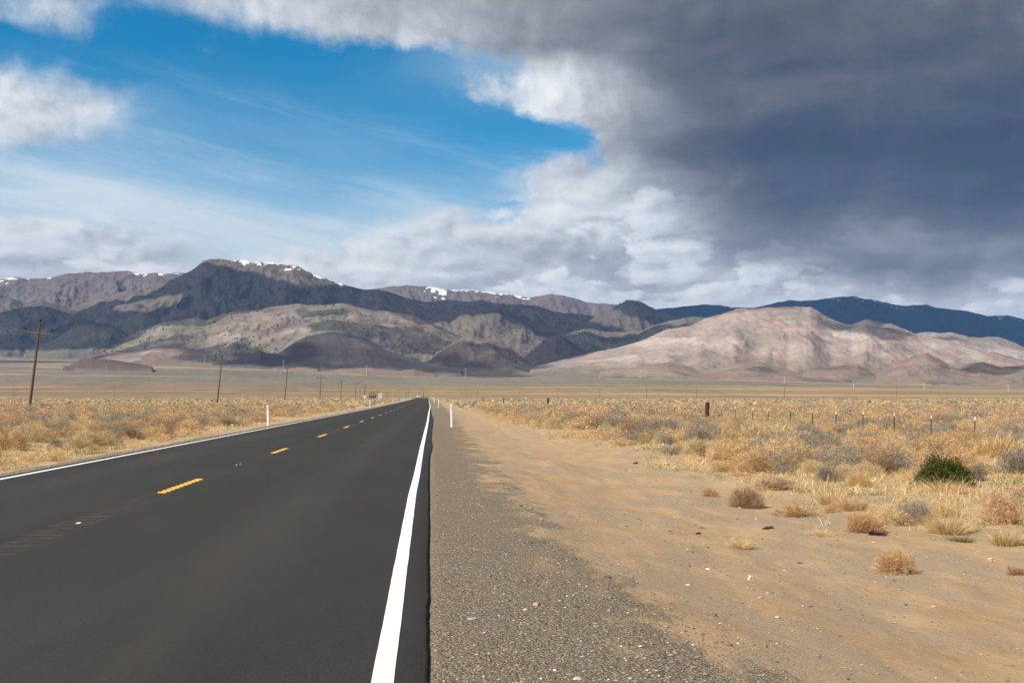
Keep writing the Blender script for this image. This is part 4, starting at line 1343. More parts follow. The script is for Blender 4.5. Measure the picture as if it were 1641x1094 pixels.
WORDS = {'bunchgrass': ('straw-coloured bunchgrass clump', 'grass clump'), 'dry_bush': ('dry tan twiggy bush', 'bush'), 'sagebrush': ('grey sagebrush', 'shrub'), 'rabbitbrush': ('pale feathery rabbitbrush', 'shrub')}
rest = []
for kind in PROTO:
    lst = sorted([c for c in cand if c[0] == kind], key=lambda c: -(c[3] * c[4]) / c[2] ** 2 * (1 if -.47 < c[1] / c[2] < .60 else .0001))
    for j, (kd, x, y, w, h) in enumerate(lst):
        if j >= 285:
            rest.append((kd, x, y, w, h)); continue
        z = float(ground(np.array([x]), np.array([y]))[0]) - .02
        side = 'left of the road' if x < 0 else ('between right verge and fence' if x < 18.8 else 'beyond the right-hand fence')
        wd, ct = WORDS[kd]
        put(kd, random.choice(PROTO[kd]), (x, y, z), w, h, '%s in the crowded scrub %s' % (wd, side), ct, '%ss in the scrub %s' % (wd, side))

# further shrubs, too many and too small to count
V_, Q_, T_, C_ = [], [], [], []
PC = {'bunchgrass': 'straw', 'dry_bush': 'tumble', 'sagebrush': 'sage', 'rabbitbrush': 'pale'}
NV = 260
if rest:
    ra = np.array([(x, y, w, h) for _, x, y, w, h in rest])
    rz_ = ground(ra[:, 0], ra[:, 1])
    n = len(rest)
    v = unit(RNG.normal(size=(n, NV, 3))); v[..., 2] = np.abs(v[..., 2])
    hw = np.stack([ra[:, 2] / 2, ra[:, 2] / 2, ra[:, 3]], -1)[:, None]
    v = unit(v + .0)
    gk = perlin(v[..., 0] * 2.3 + np.arange(n)[:, None] * 3.7, v[..., 1] * 2.3 + v[..., 2] * 3.0, 77)[..., None]
    rr = (.62 + .34 * RNG.random((n, NV, 1)) ** .6) * (.95 + .30 * gk)
    pos_ = np.stack([ra[:, 0], ra[:, 1], rz_], -1)[:, None] + v * hw * rr
    d = unit(v * .7 + RNG.normal(size=v.shape) * .75)
    ln = ra[:, 3][:, None] * RNG.uniform(.12, .26, (n, NV))
    wd = ra[:, 2][:, None] * RNG.uniform(.006, .014, (n, NV))
    cl = np.concatenate([pickcol(NV, PAL[PC[k]]) for k, *_ in rest])
    a_, b__, c_, d_ = blades(pos_.reshape(-1, 3), d.reshape(-1, 3), RNG.normal(size=(n * NV, 3)) * .2, ln.ravel(), wd.ravel(), cl)
    tag(mesh_np('scrub', a_, b__, c_, mat=M_TWIG, col=d_), 'dense mixed scrub filling the fields on both sides of the road', 'scrub', kind='stuff')
N = 60000
yf_ = np.sqrt(RNG.uniform(160 ** 2, 800 ** 2, N)); xf_ = RNG.uniform(-.62, .75, N) * yf_
ok = ((xf_ - curve(yf_) > edge_r(yf_) + .3) | (xf_ - curve(yf_) < edge_l(yf_) - .5)) & (fbm(xf_ / 14, yf_ / 14, 611, 3) + RNG.uniform(-.35, .35, N) > .02)
xf_, yf_ = xf_[ok], yf_[ok]
n = len(xf_)
wf = RNG.uniform(.4, 1.35, n); hf = wf * RNG.uniform(.34, .55, n)
sh = np.array([(1, 0, .25), (.5, .87, .2), (-.5, .87, .3), (-1, 0, .2), (-.5, -.87, .25), (.5, -.87, .2), (.2, .1, 1.0), (-.3, -.1, .85)])
pv = np.stack([xf_, yf_, ground(xf_, yf_) - .03], -1)[:, None] + sh[None] * np.stack([wf / 2, wf / 2, hf], -1)[:, None] * RNG.uniform(.65, 1.35, (n, 8, 1))
tf = np.array([(0, 1, 6), (1, 2, 6), (2, 7, 6), (2, 3, 7), (3, 4, 7), (4, 5, 7), (5, 6, 7), (5, 0, 6)])
tt = (np.arange(n)[:, None, None] * 8 + tf[None]).reshape(-1, 3)
allc = np.array([(.43, .305, .155), (.37, .255, .125), (.45, .33, .185), (.23, .195, .15), (.20, .17, .135), (.30, .25, .155), (.17, .155, .085)])
cc = allc[RNG.choice(7, n, p=[.22, .24, .10, .14, .12, .12, .06])] * np.exp(RNG.normal(0, .16, (n, 1)))
tag(mesh_np('far_scrub', pv.reshape(-1, 3), tris=tt, mat=M_TWIG, col=np.repeat(cc, 8, 0)), 'low desert scrub running to the far edge of the flat', 'scrub', kind='stuff')

# short dry grass and green shoots between the shrubs
N = 46000
yt = 7 + 80 * RNG.random(N) ** 1.3; xt = RNG.uniform(-.55, .68, N) * yt
dR = xt - edge_r(yt) + fbm(xt / 2.5, yt / 2.5, 621, 3) * 3.0
dL = edge_l(yt) - xt + fbm(xt / 2.5, yt / 2.5, 622, 3) * 1.2
pp_ = np.where(xt > 0, np.where(yt < 22, ss(dR, -.2, 4) * .30, ss(dR, -.5, 2.5)), ss(dL, .1, 1.2))
ok = RNG.random(N) < pp_
xt, yt = xt[ok], yt[ok]
n = len(xt); NB = 9
zt = ground(xt, yt)
b0 = np.stack([xt, yt, zt - .005], -1)[:, None] + RNG.normal(size=(n, NB, 3)) * np.array([.07, .07, 0])
d = unit(RNG.normal(size=(n, NB, 3)) * .55 + np.array([0, 0, .8])); d[..., 2] = np.abs(d[..., 2])
ln = RNG.uniform(.05, .24, (n, 1)) * RNG.uniform(.6, 1.2, (n, NB))
gr = (fbm(xt / 3, yt / 3, 631, 3) + RNG.uniform(-.2, .2, n)) > .16
cl = pickcol(n * NB, PAL['straw'])
gm = np.repeat(gr, NB); cl[gm] = pickcol(int(gm.sum()), [(.21, .23, .07), (.16, .20, .055), (.34, .28, .13)])
a_, b__, c_, d_ = blades(b0.reshape(-1, 3), d.reshape(-1, 3), RNG.normal(size=(n * NB, 3)) * .25, ln.ravel(), np.repeat(.0035 + .00006 * yt, NB), cl)
tag(mesh_np('dry_grass', a_, b__, c_, mat=M_TWIG, col=d_), 'short dry grass and green shoots between the shrubs', 'grass', kind='stuff')

# loose stones
OCT = np.array([(1, 0, 0), (0, 1, 0), (-1, 0, 0), (0, -1, 0), (0, 0, .75), (0, 0, -.5), (.62, .62, .3), (-.6, .6, .35), (-.62, -.62, .3), (.6, -.62, .35)])
OT = np.array([(0, 6, 4), (6, 1, 4), (1, 7, 4), (7, 2, 4), (2, 8, 4), (8, 3, 4), (3, 9, 4), (9, 0, 4), (0, 1, 6), (1, 2, 7), (2, 3, 8), (3, 0, 9)])
SCOL = [(.20, .17, .14), (.27, .22, .165), (.13, .12, .11), (.34, .27, .19), (.17, .155, .15), (.40, .35, .29), (.27, .19, .135), (.10, .095, .09)]


def pebbles(name, x, y, r, label, cols=SCOL, white=.007):
    n = len(x)
    z = ground(x, y)
    sc_ = r[:, None] * RNG.uniform(.6, 1.3, (n, 3)) * np.array([1, 1, .7])
    a = RNG.random(n) * 6.28; ca, sa = np.cos(a)[:, None], np.sin(a)[:, None]
    o = OCT[None] * sc_[:, None] * RNG.uniform(.8, 1.2, (n, 10, 1))
    o = np.stack([o[..., 0] * ca - o[..., 1] * sa, o[..., 0] * sa + o[..., 1] * ca, o[..., 2]], -1)
    v = np.stack([x, y, z + r * .12], -1)[:, None] + o
    c = pickcol(n, cols, .25)
    m = RNG.random(n) < white
    c[m] = pickcol(int(m.sum()), [(.66, .62, .56), (.58, .50, .42)], .1)
    t = (np.arange(n)[:, None, None] * 10 + OT[None]).reshape(-1, 3)
    tag(mesh_np(name, v.reshape(-1, 3), tris=t, mat=M_STONE, col=np.repeat(c, 10, 0)), label, 'gravel', kind='stuff')


N = 30000
y = 4.6 + 16 * RNG.random(N) ** 1.6; x = RNG.uniform(.06, 3.0, N)
ok = RNG.random(N) < np.interp(x - np.interp(y, [0, 5, 11, 20, 40], [2.5, 2.1, 1.55, 1.3, 1.3]), [-.8, .6], [1, .10])
x, y = x[ok], y[ok]
pebbles('gravel', x, y, np.exp(RNG.normal(math.log(.0054), .42, len(x))), 'loose grey gravel on the right shoulder')
N = 20000
y = 4.6 + 26 * RNG.random(N) ** 1.3; x = RNG.uniform(1.2, 14, N)
ok = (x < .66 * y) & (fbm(x / 1.3, y / 2.0, 641, 4) + RNG.uniform(-.25, .25, N) > -.05)
x, y = x[ok], y[ok]
pebbles('gravel', x, y, np.exp(RNG.normal(math.log(.0078), .45, len(x))), 'thin scatter of stones over the blown sand', white=.012)
N = 5000
y = RNG.uniform(17, 60, N); x = RNG.uniform(-9.6, -7.75, N)
pebbles('gravel', x, y, np.exp(RNG.normal(math.log(.012), .4, N)), 'pinkish grey gravel on the left shoulder', cols=[(.27, .21, .175), (.20, .165, .145), (.33, .26, .22), (.15, .13, .12)])


def stone(px, py, wpx, colr, label, name='stone', cat='stone', flat=.55):
    x, y, z = gpos(px, py)
    r = wpx * y / FPX / 2
    m = simple(name, colr, .8, 0, 30.0, .3)
    a = RNG.random(10) * 6.28
    th = np.linspace(0, 2 * math.pi, 9)[:-1]
    vs = []
    for zz, rr in ((-.25, .8), (.15, 1.0), (.6, .72), (.85, .30)):
        for t in th:
            k = rr * (1 + .22 * math.sin(2 * t + a[0]) + .12 * math.sin(3 * t + a[1]) + RNG.uniform(-.08, .08))
            vs.append((r * k * math.cos(t), r * .8 * k * math.sin(t), r * 2 * flat * (zz + RNG.uniform(-.05, .05)) * .6))
    b_ = MB()
    fs = [(j * 8 + k, j * 8 + (k + 1) % 8, j * 8 + 8 + (k + 1) % 8, j * 8 + 8 + k) for j in range(3) for k in range(8)]
    b_.add(vs, fs + [tuple(range(24, 32))])
    o = b_.build(name, m); o.location = (x, y, z); o.rotation_euler = (0, 0, random.random() * 6)
    tag(o, label, cat)


stone(860, 969, 17, (.40, .25, .19), 'pinkish stone on the grey shoulder gravel')
stone(972, 925, 15, (.11, .095, .08), 'dark stone where the gravel meets the sand')
stone(716, 1016, 18, (.24, .12, .09), 'dark red flat stone beside the asphalt edge', flat=.3)
stone(925, 1088, 14, (.55, .47, .40), 'pale stone at the bottom edge of the gravel')
stone(712, 1062, 13, (.16, .13, .12), 'dark sliver of stone near the asphalt, bottom of the picture', flat=.35)
stone(757, 991, 20, (.34, .30, .25), 'flat pale grey stone half buried in the gravel', flat=.2)
stone(835, 811, 9, (.07, .06, .055), 'black stone by the sand edge up the shoulder')
stone(372, 683, 7, (.78, .76, .72), 'white stone on the left verge by the gravel', flat=.8)
stone(1509, 824, 10, (.75, .72, .68), 'white scrap-like stone beside the straw clump', flat=.5)
stone(1135, 912, 8, (.68, .62, .55), 'white stone on the open sand below the straw tuft')
stone(1102, 937, 12, (.62, .54, .44), 'pale flat stone on the sand nearer the camera', flat=.25)
stone(1185, 818 - 4, 6, (.6, .53, .46), 'small pale stone beside the fine brown bush')
stone(1388, 790, 9, (.55, .42, .36), 'pinkish white stone in front of the pale gold tumbleweed')
stone(1496, 972, 9, (.5, .36, .28), 'pink stone on the sand at the lower right')

# scraps of litter
def scrap(px, py, w, h, colr, label, name='litter', cat='litter'):
    x, y, z = gpos(px, py)
    W_, H_ = w * y / FPX, h * y / FPX
    n, m_ = 6, 5
    vs = []
    for j in range(m_):
        for i in range(n):
            a, b_ = i / (n - 1) - .5, j / (m_ - 1)
            vs.append((a * W_ * (1 - .3 * b_) + RNG.uniform(-.06, .06) * W_, RNG.uniform(-.2, .2) * W_ + b_ * W_ * .25, b_ * H_ * (.7 + .3 * math.cos(3 * a)) + RNG.uniform(0, .08) * H_))
    mb = MB(); mb.add(vs, [(j * n + i, j * n + i + 1, j * n + n + i + 1, j * n + n + i) for j in range(m_ - 1) for i in range(n - 1)])
    o = mb.build(name, simple(name, colr, .6))
    s_ = o.modifiers.new('thickness', 'SOLIDIFY'); s_.thickness = .002
    o.location = (x, y, z + .002)
    tag(o, label, cat)


scrap(1203, 930, 10, 11, (.56, .49, .41), 'crumpled pale paper scrap standing on the sand')
scrap(1589, 899, 12, 5, (.80, .42, .25), 'orange and white wrapper near the right edge of the sand')
scrap(1452, 970, 6, 3, (.05, .15, .55), 'tiny bright blue scrap on the sand')
scrap(1062, 714, 5, 4, (.70, .76, .82), 'tiny white scrap in the grass left of the yellow-topped bush')
# chips of reflective tape left on the road
for px, py, w, d_, lb in ((126, 838, 7, .10, 'short white strip of tape lying on the milled centre strip'), (379, 745, 2, .12, 'small white chip on the centre strip beyond the dash, left of two'), (385, 743, 2, .12, 'small white chip on the centre strip beyond the dash, right of two')):
    u, w_ = ray(px, py); yv = (0.004 - CAM_H) / w_
    b_ = MB(); b_.box((0, 0, .006), (w * yv / FPX, d_, .006))
    o = b_.build('tape_strip', M_PLASTIC, bevel=.001); o.location = (u * yv, yv, .0); o.rotation_euler = (0, 0, .1)
    tag(o, lb, 'tape strip')

# ------------------------------------------------------------------ utility poles
def pole_thing(loc, label, group, H=11.0, lean=5.5, arm=True, turn=0.0):
    t = empty('utility_pole', loc, label, 'utility pole', group)
    t.rotation_euler = (R(random.uniform(-1, 1)), R(lean), turn)
    b_ = MB(); b_.tube((0, 0, -.4), (0, 0, H), .18, .12, 12); b_.build('pole', M_WOOD, t)
    ins = [(-1.6, H - 1.0), (1.6, H - 1.0)] if arm else []
    if arm:
        b_ = MB(); b_.box((0, -.14, H - 1.25), (3.5, .11, .14)); b_.build('crossarm', M_ARM, t, bevel=.01)
        for s in (-1, 1):
            b_ = MB(); b_.tube((s * .95, -.14, H - 1.34), (s * .05, -.14, H - 2.05), .022, n=6); b_.build('brace', M_ARM, t)
    for x, z in ins:
        b_ = MB(); b_.tube((x, -.14, z - .19), (x, -.14, z + .05), .02, n=6); b_.lathe([(.07, .0), (.15, .03), (.09, .10), (.17, .14), (.12, .28), (.04, .31)], (x, -.14, z), 10)
        b_.build('insulator', M_INSUL, t)
    b_ = MB(); b_.tube((0, 0, H), (0, 0, H + .2), .02, n=6); b_.lathe([(.07, .0), (.15, .03), (.09, .10), (.17, .14), (.12, .28), (.04, .31)], (0, 0, H + .16), 10)
    b_.build('insulator', M_INSUL, t)
    return t


ORD = ['nearest', 'second', 'third', 'fourth', 'fifth', 'sixth', 'seventh', 'eighth', 'ninth', 'tenth', 'eleventh', 'twelfth', 'thirteenth', 'fourteenth']
for i, pxp in enumerate([47, 348, 456, 512.5, 546, 569.5, 585, 606, 621, 633]):
    x = -50.0
    yv = x / ray(pxp, 640)[0]
    z = float(ground(np.array([x]), np.array([float(yv)]))[0]) - (.0 if yv < 700 else 0)
    lean = [6.0, 5.2, 4.6, 2.5, 2.0, 1.5, 1, 1, 1, 1][i]
    pole_thing((x, yv, z), 'leaning wooden utility pole with crossarm, %s in the row left of the road' % ORD[i], 'utility poles along the left of the road', lean=lean)
for i, (px, top, yv) in enumerate([(1437, 614, 840), (1257, 615, 845), (1116, 616, 880), (1036, 618, 960), (961, 619, 1060), (893, 621, 1150), (833, 621.5, 1180), (765, 622.5, 1230), (747, 622, 1290)]):
    u, w = ray(px, top)
    x = u * yv
    z = float(ground(np.array([x]), np.array([float(yv)]))[0])
    pole_thing((x, yv, z), 'thin brown pole on the far flat, %s from the right of the crossing row' % (ORD[i] if i else 'first'), 'brown poles crossing the far flat', H=CAM_H + w * yv - z - .4, lean=0, arm=False)
for i, (px, top, yv) in enumerate([(577, 621, 900), (584, 618, 920), (651, 623, 980), (654.5, 622, 1020), (673, 622.5, 1000), (678.5, 620, 1050)]):
    u, w = ray(px, top)
    x = u * yv
    z = float(ground(np.array([x]), np.array([float(yv)]))[0])
    pole_thing((x, yv, z), 'thin distant pole beside the substation and road crest, %s from the left' % (ORD[i] if i else 'first'), 'distant poles around the substation', H=CAM_H + w * yv - z - .4, lean=0, arm=False)
for i, (px, top, base) in enumerate([(22, 615.5, 626), (183, 615, 628)]):
    x, yv, z = land_hit(px, base) if base < 624 else (ray(px, base)[0] * 1300, 1300, float(plain_z(np.array([ray(px, base)[0]]), np.array([1300.0]))[0]))
    u, w = ray(px, top)
    pole_thing((x, yv, z - .3), 'lone thin pole far out on the left plain, %s of two' % ('left' if i == 0 else 'right'), 'lone poles on the left plain', H=CAM_H + w * yv - z, lean=0, arm=False)

# pale steel poles of a power line far out at the foot of the hills
for i, (px, top, base) in enumerate([(66, 557, 570), (328, 568, 582), (454, 577, 592), (587, 585, 602), (746, 590, 604), (1026, 593, 607), (1257, 602, 616), (1368, 609, 621), (1481, 614, 625), (1616, 617, 628)]):
    x, yv, z = land_hit(px, base)
    u, w = ray(px, top)
    H = max(8.0, CAM_H + w * yv - z)
    t = empty('transmission_pole', (x, yv, z), 'pale steel transmission pole at the foot of the hills, %s from the left' % (ORD[i] if i else 'first'), 'transmission pole', 'pale transmission poles far out on the plain')
    b_ = MB(); b_.tube((0, 0, -1), (0, 0, H), .7, .35, 10); b_.build('pole', M_STEEL, t)
    b_ = MB(); b_.box((0, 0, H - .7), (4.6, .5, .6)); b_.box((0, 0, H - 3.2), (3.6, .5, .5)); b_.build('crossarm', M_STEEL, t)
    for s in (-1, 1):
        b_ = MB(); b_.lathe([(.15, 0), (.4, .4), (.15, .8), (.4, 1.2), (.12, 1.6)], (s * 1.9, 0, H - 2.6), 8); b_.build('insulator', M_STEEL, t)

# ------------------------------------------------------------------ roadside posts, markers and signs
def delineator(x, y, label, group, mat=M_PLASTIC, H=1.18):
    z = float(ground(np.array([x]), np.array([y]))[0])
    t = empty('delineator_post', (x, y, z - .02), label, 'roadside post', group)
    b_ = MB()
    n = 9
    a = np.linspace(-1, 1, n)
    prof = [(q * .062, .016 - .016 * q * q) for q in a]
    vs = [(px_, -py_, 0) for px_, py_ in prof] + [(px_, -py_ + .007, 0) for px_, py_ in reversed(prof)]
    k = len(vs)
    cut = [0, H * .97, H]
    allv = []
    for zz, sc_ in ((0, 1), (H * .96, 1), (H, .72)):
        allv += [(v[0] * sc_, v[1], zz) for v in vs]
    fs = [(j * k + i, j * k + (i + 1) % k, (j + 1) * k + (i + 1) % k, (j + 1) * k + i) for j in range(2) for i in range(k)] + [tuple(reversed(range(k))), tuple(range(2 * k, 3 * k))]
    b_.add(allv, fs); b_.build('post', mat, t)
    b_ = MB(); b_.box((0, -.021, H * .86), (.075, .004, .16)); b_.build('reflector', M_REFL, t)
    t.rotation_euler = (0, R(random.uniform(-1, 1.4)), random.uniform(-.1, .1))
    return t


for i, (x, y) in enumerate([(1.03, 57.7), (.98, 158), (.75, 255), (.72, 352), (.55, 450), (.1, 548), (-.2, 640)]):
    t = delineator(x, y, 'white flexible roadside post, %s on the right shoulder' % ORD[i], 'white posts along the right shoulder')
    if i == 1: t.rotation_euler = (0, R(3), 0)
for i, (x, y) in enumerate([(-9.16, 66.0), (-9.2, 175), (-9.25, 282), (-9.3, 388), (-9.6, 486), (-10.0, 575)]):
    delineator(x, y, 'white flexible roadside post, %s on the left shoulder' % ORD[i], 'white posts along the left shoulder')
delineator(-9.3, 315, 'pale blue marker post standing between white posts on the left', None, M_BLUEM, 1.3)


def sign(name, x, y, zc, size, shape, mat, label, cat='sign'):
    z = float(ground(np.array([x]), np.array([float(y)]))[0])
    t = empty(name, (x, y, z), label, cat)
    b_ = MB(); b_.box((0, .03, (zc - z) / 2), (.06, .05, zc - z)); b_.build('post', M_STEEL, t)
    b_ = MB()
    rot = Matrix.Rotation(R(45), 3, 'Y') if shape == 'diamond' else None
    b_.box((0, -.01, zc - z), (size[0], .012, size[1]), rot); b_.build('panel', mat, t, bevel=.003)
    return t


sign('warning_sign', .95, 560, 2.85, (.76, .76), 'diamond', M_ORANGE, 'orange diamond warning sign on the right shoulder near the crest')
sign('mile_marker', 3.3, 560, 2.75, (.62, .72), 'plate', M_GREENS, 'small green roadside sign right of the orange one')
sign('marker_sign', -40.2, 250, 1.95, (.28, .34), 'plate', M_ORANGE, 'small yellow marker plate in the left scrub between two utility poles')
sign('marker_sign', 33.0, 297, 1.2, (.30, .28), 'plate', M_GREENS, 'small green marker plate in the scrub by the second wooden fence post')

# ------------------------------------------------------------------ fence on the right
def tpost(x, y, label, group, H=1.25):
    z = float(ground(np.array([x]), np.array([y]))[0])
    t = empty('fence_post', (x, y, z - .05), label, 'fence post', group)
    b_ = MB(); b_.box((0, 0, H * .45), (.045, .010, H * .9)); b_.box((0, .022, H * .45), (.010, .036, H * .9))
    for k in range(12): b_.box((0, -.008, .35 + k * .06), (.018, .010, .018))
    b_.build('shaft', M_TPOST, t)
    b_ = MB(); b_.box((0, 0, H * .95), (.047, .012, H * .1)); b_.box((0, .023, H * .95), (.012, .038, H * .1)); b_.build('white_tip', M_TIP, t)
    t.rotation_euler = (R(random.uniform(-1, 1)), R(random.uniform(-1, 2)), random.uniform(-.3, .3))


def wpost(x, y, label, group, H=1.3, r=.14):
    z = float(ground(np.array([x]), np.array([y]))[0])
    b_ = MB()
    b_.lathe([(r * 1.05, -.1), (r, .4), (r * .95, .9), (r * .97, H - .03), (r * .86, H)], n=10)
    o = b_.build('fence_post', M_OLDWOOD); o.location = (x, y, z); o.rotation_euler = (0, R(1.2), .4)
    for v in o.data.vertices: v.co.x += .012 * math.sin(v.co.z * 5); v.co.y += .01 * math.cos(v.co.z * 7)
    tag(o, label, 'fence post', group)


FX_ = 18.8
ty = [18.8 / ray(q, 670)[0] for q in (1562, 1491, 1433.5, 1383.6, 1341, 1303, 1267, 1232.6, 1205, 1178.6, 1157, 1114.5)]
while ty[-1] < 120: ty.append(ty[-1] + 3.55)
for i, y in enumerate(ty):
    if i == 0: lb = 'green steel fence post with white tip, nearest and tallest of the fence'
    elif i < 14: lb = 'green steel fence post with white tip, %s from the right along the fence' % ORD[i]
    else: lb = 'tiny distant steel fence post left of the dark wooden post'
    tpost(FX_ + RNG.uniform(-.06, .06), y, lb, 'steel posts of the right-hand fence')
wpost(FX_, FX_ / ray(1133, 660)[0], 'thick dark wooden fence post standing out of the scrub', 'wooden fence posts', 1.45, .15)
wpost(FX_, FX_ / ray(878, 645)[0], 'small distant dark wooden fence post halfway to the road', 'wooden fence posts', 1.7, .17)
wpost(FX_, 300, 'tiny dark wooden post near the road end of the fence, nearer of two', 'wooden fence posts', 1.6, .15)
wpost(FX_, 420, 'tiny dark wooden post near the road end of the fence, farther of two', 'wooden fence posts', 1.6, .15)
ft = empty('wire_fence', (FX_, 110, 0), 'thin wire strands strung along the steel posts on the right', 'fence wire')
for hz_ in (.35, .6, .85, 1.08):
    b_ = MB()
    ys_ = [35.0] + ty
    pts = [Vector((0.02, y - 110, float(ground(np.array([FX_]), np.array([float(y)]))[0]) + hz_ - .05)) for y in ys_]
    for a, c_ in zip(pts[:-1], pts[1:]):
        mid_ = (a + c_) / 2 - Vector((0, 0, .015))
        b_.tube(a, mid_, .0022, n=4); b_.tube(mid_, c_, .0022, n=4)
    b_.build('wire_strand', M_WIRE, ft)
# grey dead branch caught on the nearest post
xb, yb = FX_, ty[0] + .1
zb = float(ground(np.array([xb]), np.array([yb]))[0])
b_ = MB()
p_ = [Vector((0, .1, .72)), Vector((-.22, .15, .74)), Vector((-.42, .2, .80)), Vector((-.62, .2, .81))]
for k in range(3): b_.tube(p_[k], p_[k + 1], .035 - .008 * k, .035 - .008 * (k + 1), 8)
b_.tube(p_[1], p_[1] + Vector((.16, -.05, -.22)), .022, .012, 6)
b_.tube(p_[0] + Vector((.02, -.06, .01)), p_[0] + Vector((.18, -.08, -.74)), .03, .026, 6)
b_.tube(p_[2], p_[2] + Vector((-.16, .04, .12)), .015, .006, 6)
o = b_.build('branch', M_WIRE); o.location = (xb, yb, zb)
tag(o, 'grey dead branch leaning on the nearest fence post', 'branch')

# ------------------------------------------------------------------ oncoming car
cy_ = 628.0
cx_ = -5.75 + float(curve(cy_))
car = empty('car', (cx_, cy_, float(rise(cy_)) + .004), 'white car coming over the crest in the left lane', 'car')
b_ = MB()
b_.prism([(-2.3, .35), (-2.35, .75), (-2.2, .98), (-1.05, 1.08), (2.1, 1.1), (2.3, .95), (2.3, .4), (1.9, .3), (-1.9, .3)], -.92, .92)
b_.prism([(-1.0, 1.07), (-.25, 1.66), (1.5, 1.68), (2.1, 1.09)], -.78, .78)
b_.build('body', M_CARW, car, bevel=.05)
b_ = MB(); b_.add([(-.70, -1.02, 1.10), (.70, -1.02, 1.10), (.62, -.31, 1.63), (-.62, -.31, 1.63), (-.70, -.98, 1.09), (.70, -.98, 1.09), (.62, -.27, 1.62), (-.62, -.27, 1.62)], [(0, 1, 2, 3), (7, 6, 5, 4), (0, 4, 5, 1), (1, 5, 6, 2), (2, 6, 7, 3), (3, 7, 4, 0)]); b_.build('windscreen', M_GLASS, car)
for s in (-1, 1):
    b_ = MB(); b_.add([(s * .79, -.8, 1.14), (s * .79, 1.7, 1.14), (s * .785, 1.35, 1.6), (s * .785, -.22, 1.58)], [(0, 1, 2, 3)]); b_.build('side_window', M_GLASS, car)
    b_ = MB(); b_.box((s * .66, -2.29, .78), (.34, .14, .15)); b_.build('headlight', M_LAMP, car, bevel=.02)
    b_ = MB(); b_.box((s * 1.02, -.75, 1.12), (.2, .12, .14)); b_.build('mirror', M_CARW, car, bevel=.02)
    for yw in (-1.45, 1.4):
        b_ = MB(); b_.tube((s * .70, yw, .34), (s * .935, yw, .34), .34, n=20); wv = b_.build('wheel', M_RUBBER, car)
        b_ = MB(); b_.tube((s * .936, yw, .34), (s * .95, yw, .34), .21, n=16); b_.build('rim', M_STEEL, wv)
b_ = MB(); b_.box((0, -2.33, .74), (.9, .06, .14)); b_.box((0, -2.32, .45), (1.5, .06, .16)); b_.build('grille', M_RUBBER, car)
b_ = MB(); b_.box((0, -2.37, .52), (.32, .02, .15)); b_.build('number_plate', M_TIP, car)

# ------------------------------------------------------------------ substation left of the road, far off
sy = 715.0
sx = ray(597, 630)[0] * sy
sz = float(ground(np.array([sx]), np.array([sy]))[0])
st = empty('substation', (sx, sy, sz), 'rusty lattice switchyard of posts, beams and transformers left of the road', 'substation')
for xx in (-2.1, -.7, .7, 2.1):
    for yy2 in (-1.5, 1.5):
        b_ = MB(); b_.tube((xx, yy2, 0), (xx, yy2, 4.2 if abs(xx) < 1 else 3.8), .11, n=6); b_.build('column', M_RUST, st)
for zz in (2.5, 3.6):
    for yy2 in (-1.5, 1.5):
        b_ = MB(); b_.box((0, yy2, zz), (4.6, .16, .2)); b_.build('beam', M_RUST, st)
for xx in (-1.4, 0, 1.4):
    b_ = MB(); b_.box((xx, 0, 1.0), (1.0, 1.2, 1.3)); b_.box((xx, -.7, .9), (.8, .12, .9)); b_.lathe([(.14, 0), (.2, .2), (.1, .4), (.2, .6), (.08, .9)], (xx, 0, 1.65), 8); b_.build('transformer', M_GLASS, st)
shx = ray(609.5, 630)[0] * sy
sh_o = empty('equipment_shed', (shx, sy, float(ground(np.array([shx]), np.array([sy]))[0])), 'small cream equipment shed right of the rusty switchyard', 'shed')
b_ = MB(); b_.box((0, 0, 1.3), (2.3, 2.6, 2.2)); b_.box((0, 0, .1), (2.5, 2.8, .3)); b_.build('wall', M_SHED, sh_o, bevel=.02)
b_ = MB(); b_.prism([(-1.5, 2.4), (0, 2.75), (1.5, 2.4), (1.5, 2.48), (0, 2.85), (-1.5, 2.48)], -1.3, 1.3); b_.build('roof', M_STEEL, sh_o)
b_ = MB(); b_.box((.4, -1.32, 1.15), (.8, .05, 1.7)); b_.build('door', M_STEEL, sh_o)
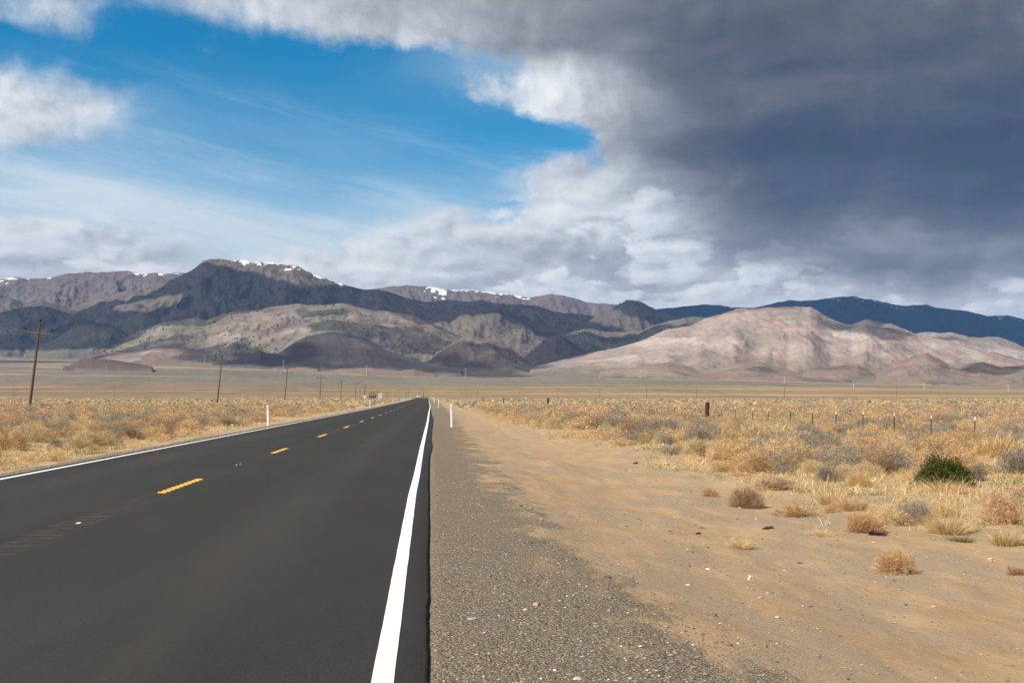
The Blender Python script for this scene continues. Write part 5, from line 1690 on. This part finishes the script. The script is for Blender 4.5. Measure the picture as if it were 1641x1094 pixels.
b_ = MB(); b_.tube((.2, .2, 2.7), (.2, .2, 3.7), .12, n=8); b_.lathe([(.25, 0), (.3, .15), (.1, .35)], (.2, .2, 3.6), 8); b_.build('vent', M_STEEL, sh_o)
tx = ray(585, 633)[0] * sy
b_ = MB(); b_.lathe([(.62, 0), (.66, .1), (.66, 1.2), (.5, 1.42), (.15, 1.5)], n=16); b_.lathe([(.12, 1.5), (.16, 1.55), (.12, 1.62)], n=8)
o = b_.build('water_tank', M_TIP); o.location = (tx, sy, float(ground(np.array([tx]), np.array([sy]))[0]) + .3)
tag(o, 'small white tank left of the rusty switchyard', 'tank')

# masts on the highest point of the far right range
for px, hh, lb in ((1345, 26, 'thin radio mast on the dark right-hand summit'), (1368, 12, 'short radio hut and mast just right of the thin one on the summit')):
    c = int(np.argmin(np.abs(fu - ray(px, 478)[0])))
    k = int(np.argmax(np.where(fy > 14000, (FZ[:, c] - CAM_H) / fy, -1)))
    t = empty('radio_mast', (FX[k, c], fy[k], FZ[k, c]), lb, 'radio mast')
    b_ = MB(); b_.tube((0, 0, -3), (0, 0, hh), 1.6, .9, 6); b_.build('mast', M_STEEL, t)
    b_ = MB(); b_.lathe([(1, 0), (3.2, 1), (3.2, 3), (1, 4)], (0, 0, hh - 4), 8); b_.build('antenna', M_STEEL, t)
    b_ = MB(); b_.box((6, 0, 2), (7, 5, 5)); b_.build('hut', M_STEEL, t)

# ------------------------------------------------------------------ the air between here and the mountains
hz_m = bpy.data.materials.new('thin_air')
hz_m.use_nodes = True
hnt = hz_m.node_tree
hnt.nodes.clear()
hv = hnt.nodes.new('ShaderNodeVolumePrincipled')
hv.inputs['Color'].default_value = (0.21, 0.48, 1.0, 1)
hv.inputs['Density'].default_value = HAZE
hv.inputs['Anisotropy'].default_value = 0.0
ho = hnt.nodes.new('ShaderNodeOutputMaterial')
hnt.links.new(hv.outputs[0], ho.inputs['Volume'])
hb_ = MB()
zlo, zhi = float(min(V[:, 2].min(), GZ.min())) - 1.0, float(V[:, 2].max()) + 15.0
hb_.box((1500, 9300, (zlo + zhi) / 2), (60000, 21500, zhi - zlo))
tag(hb_.build('haze', hz_m), kind='stuff')
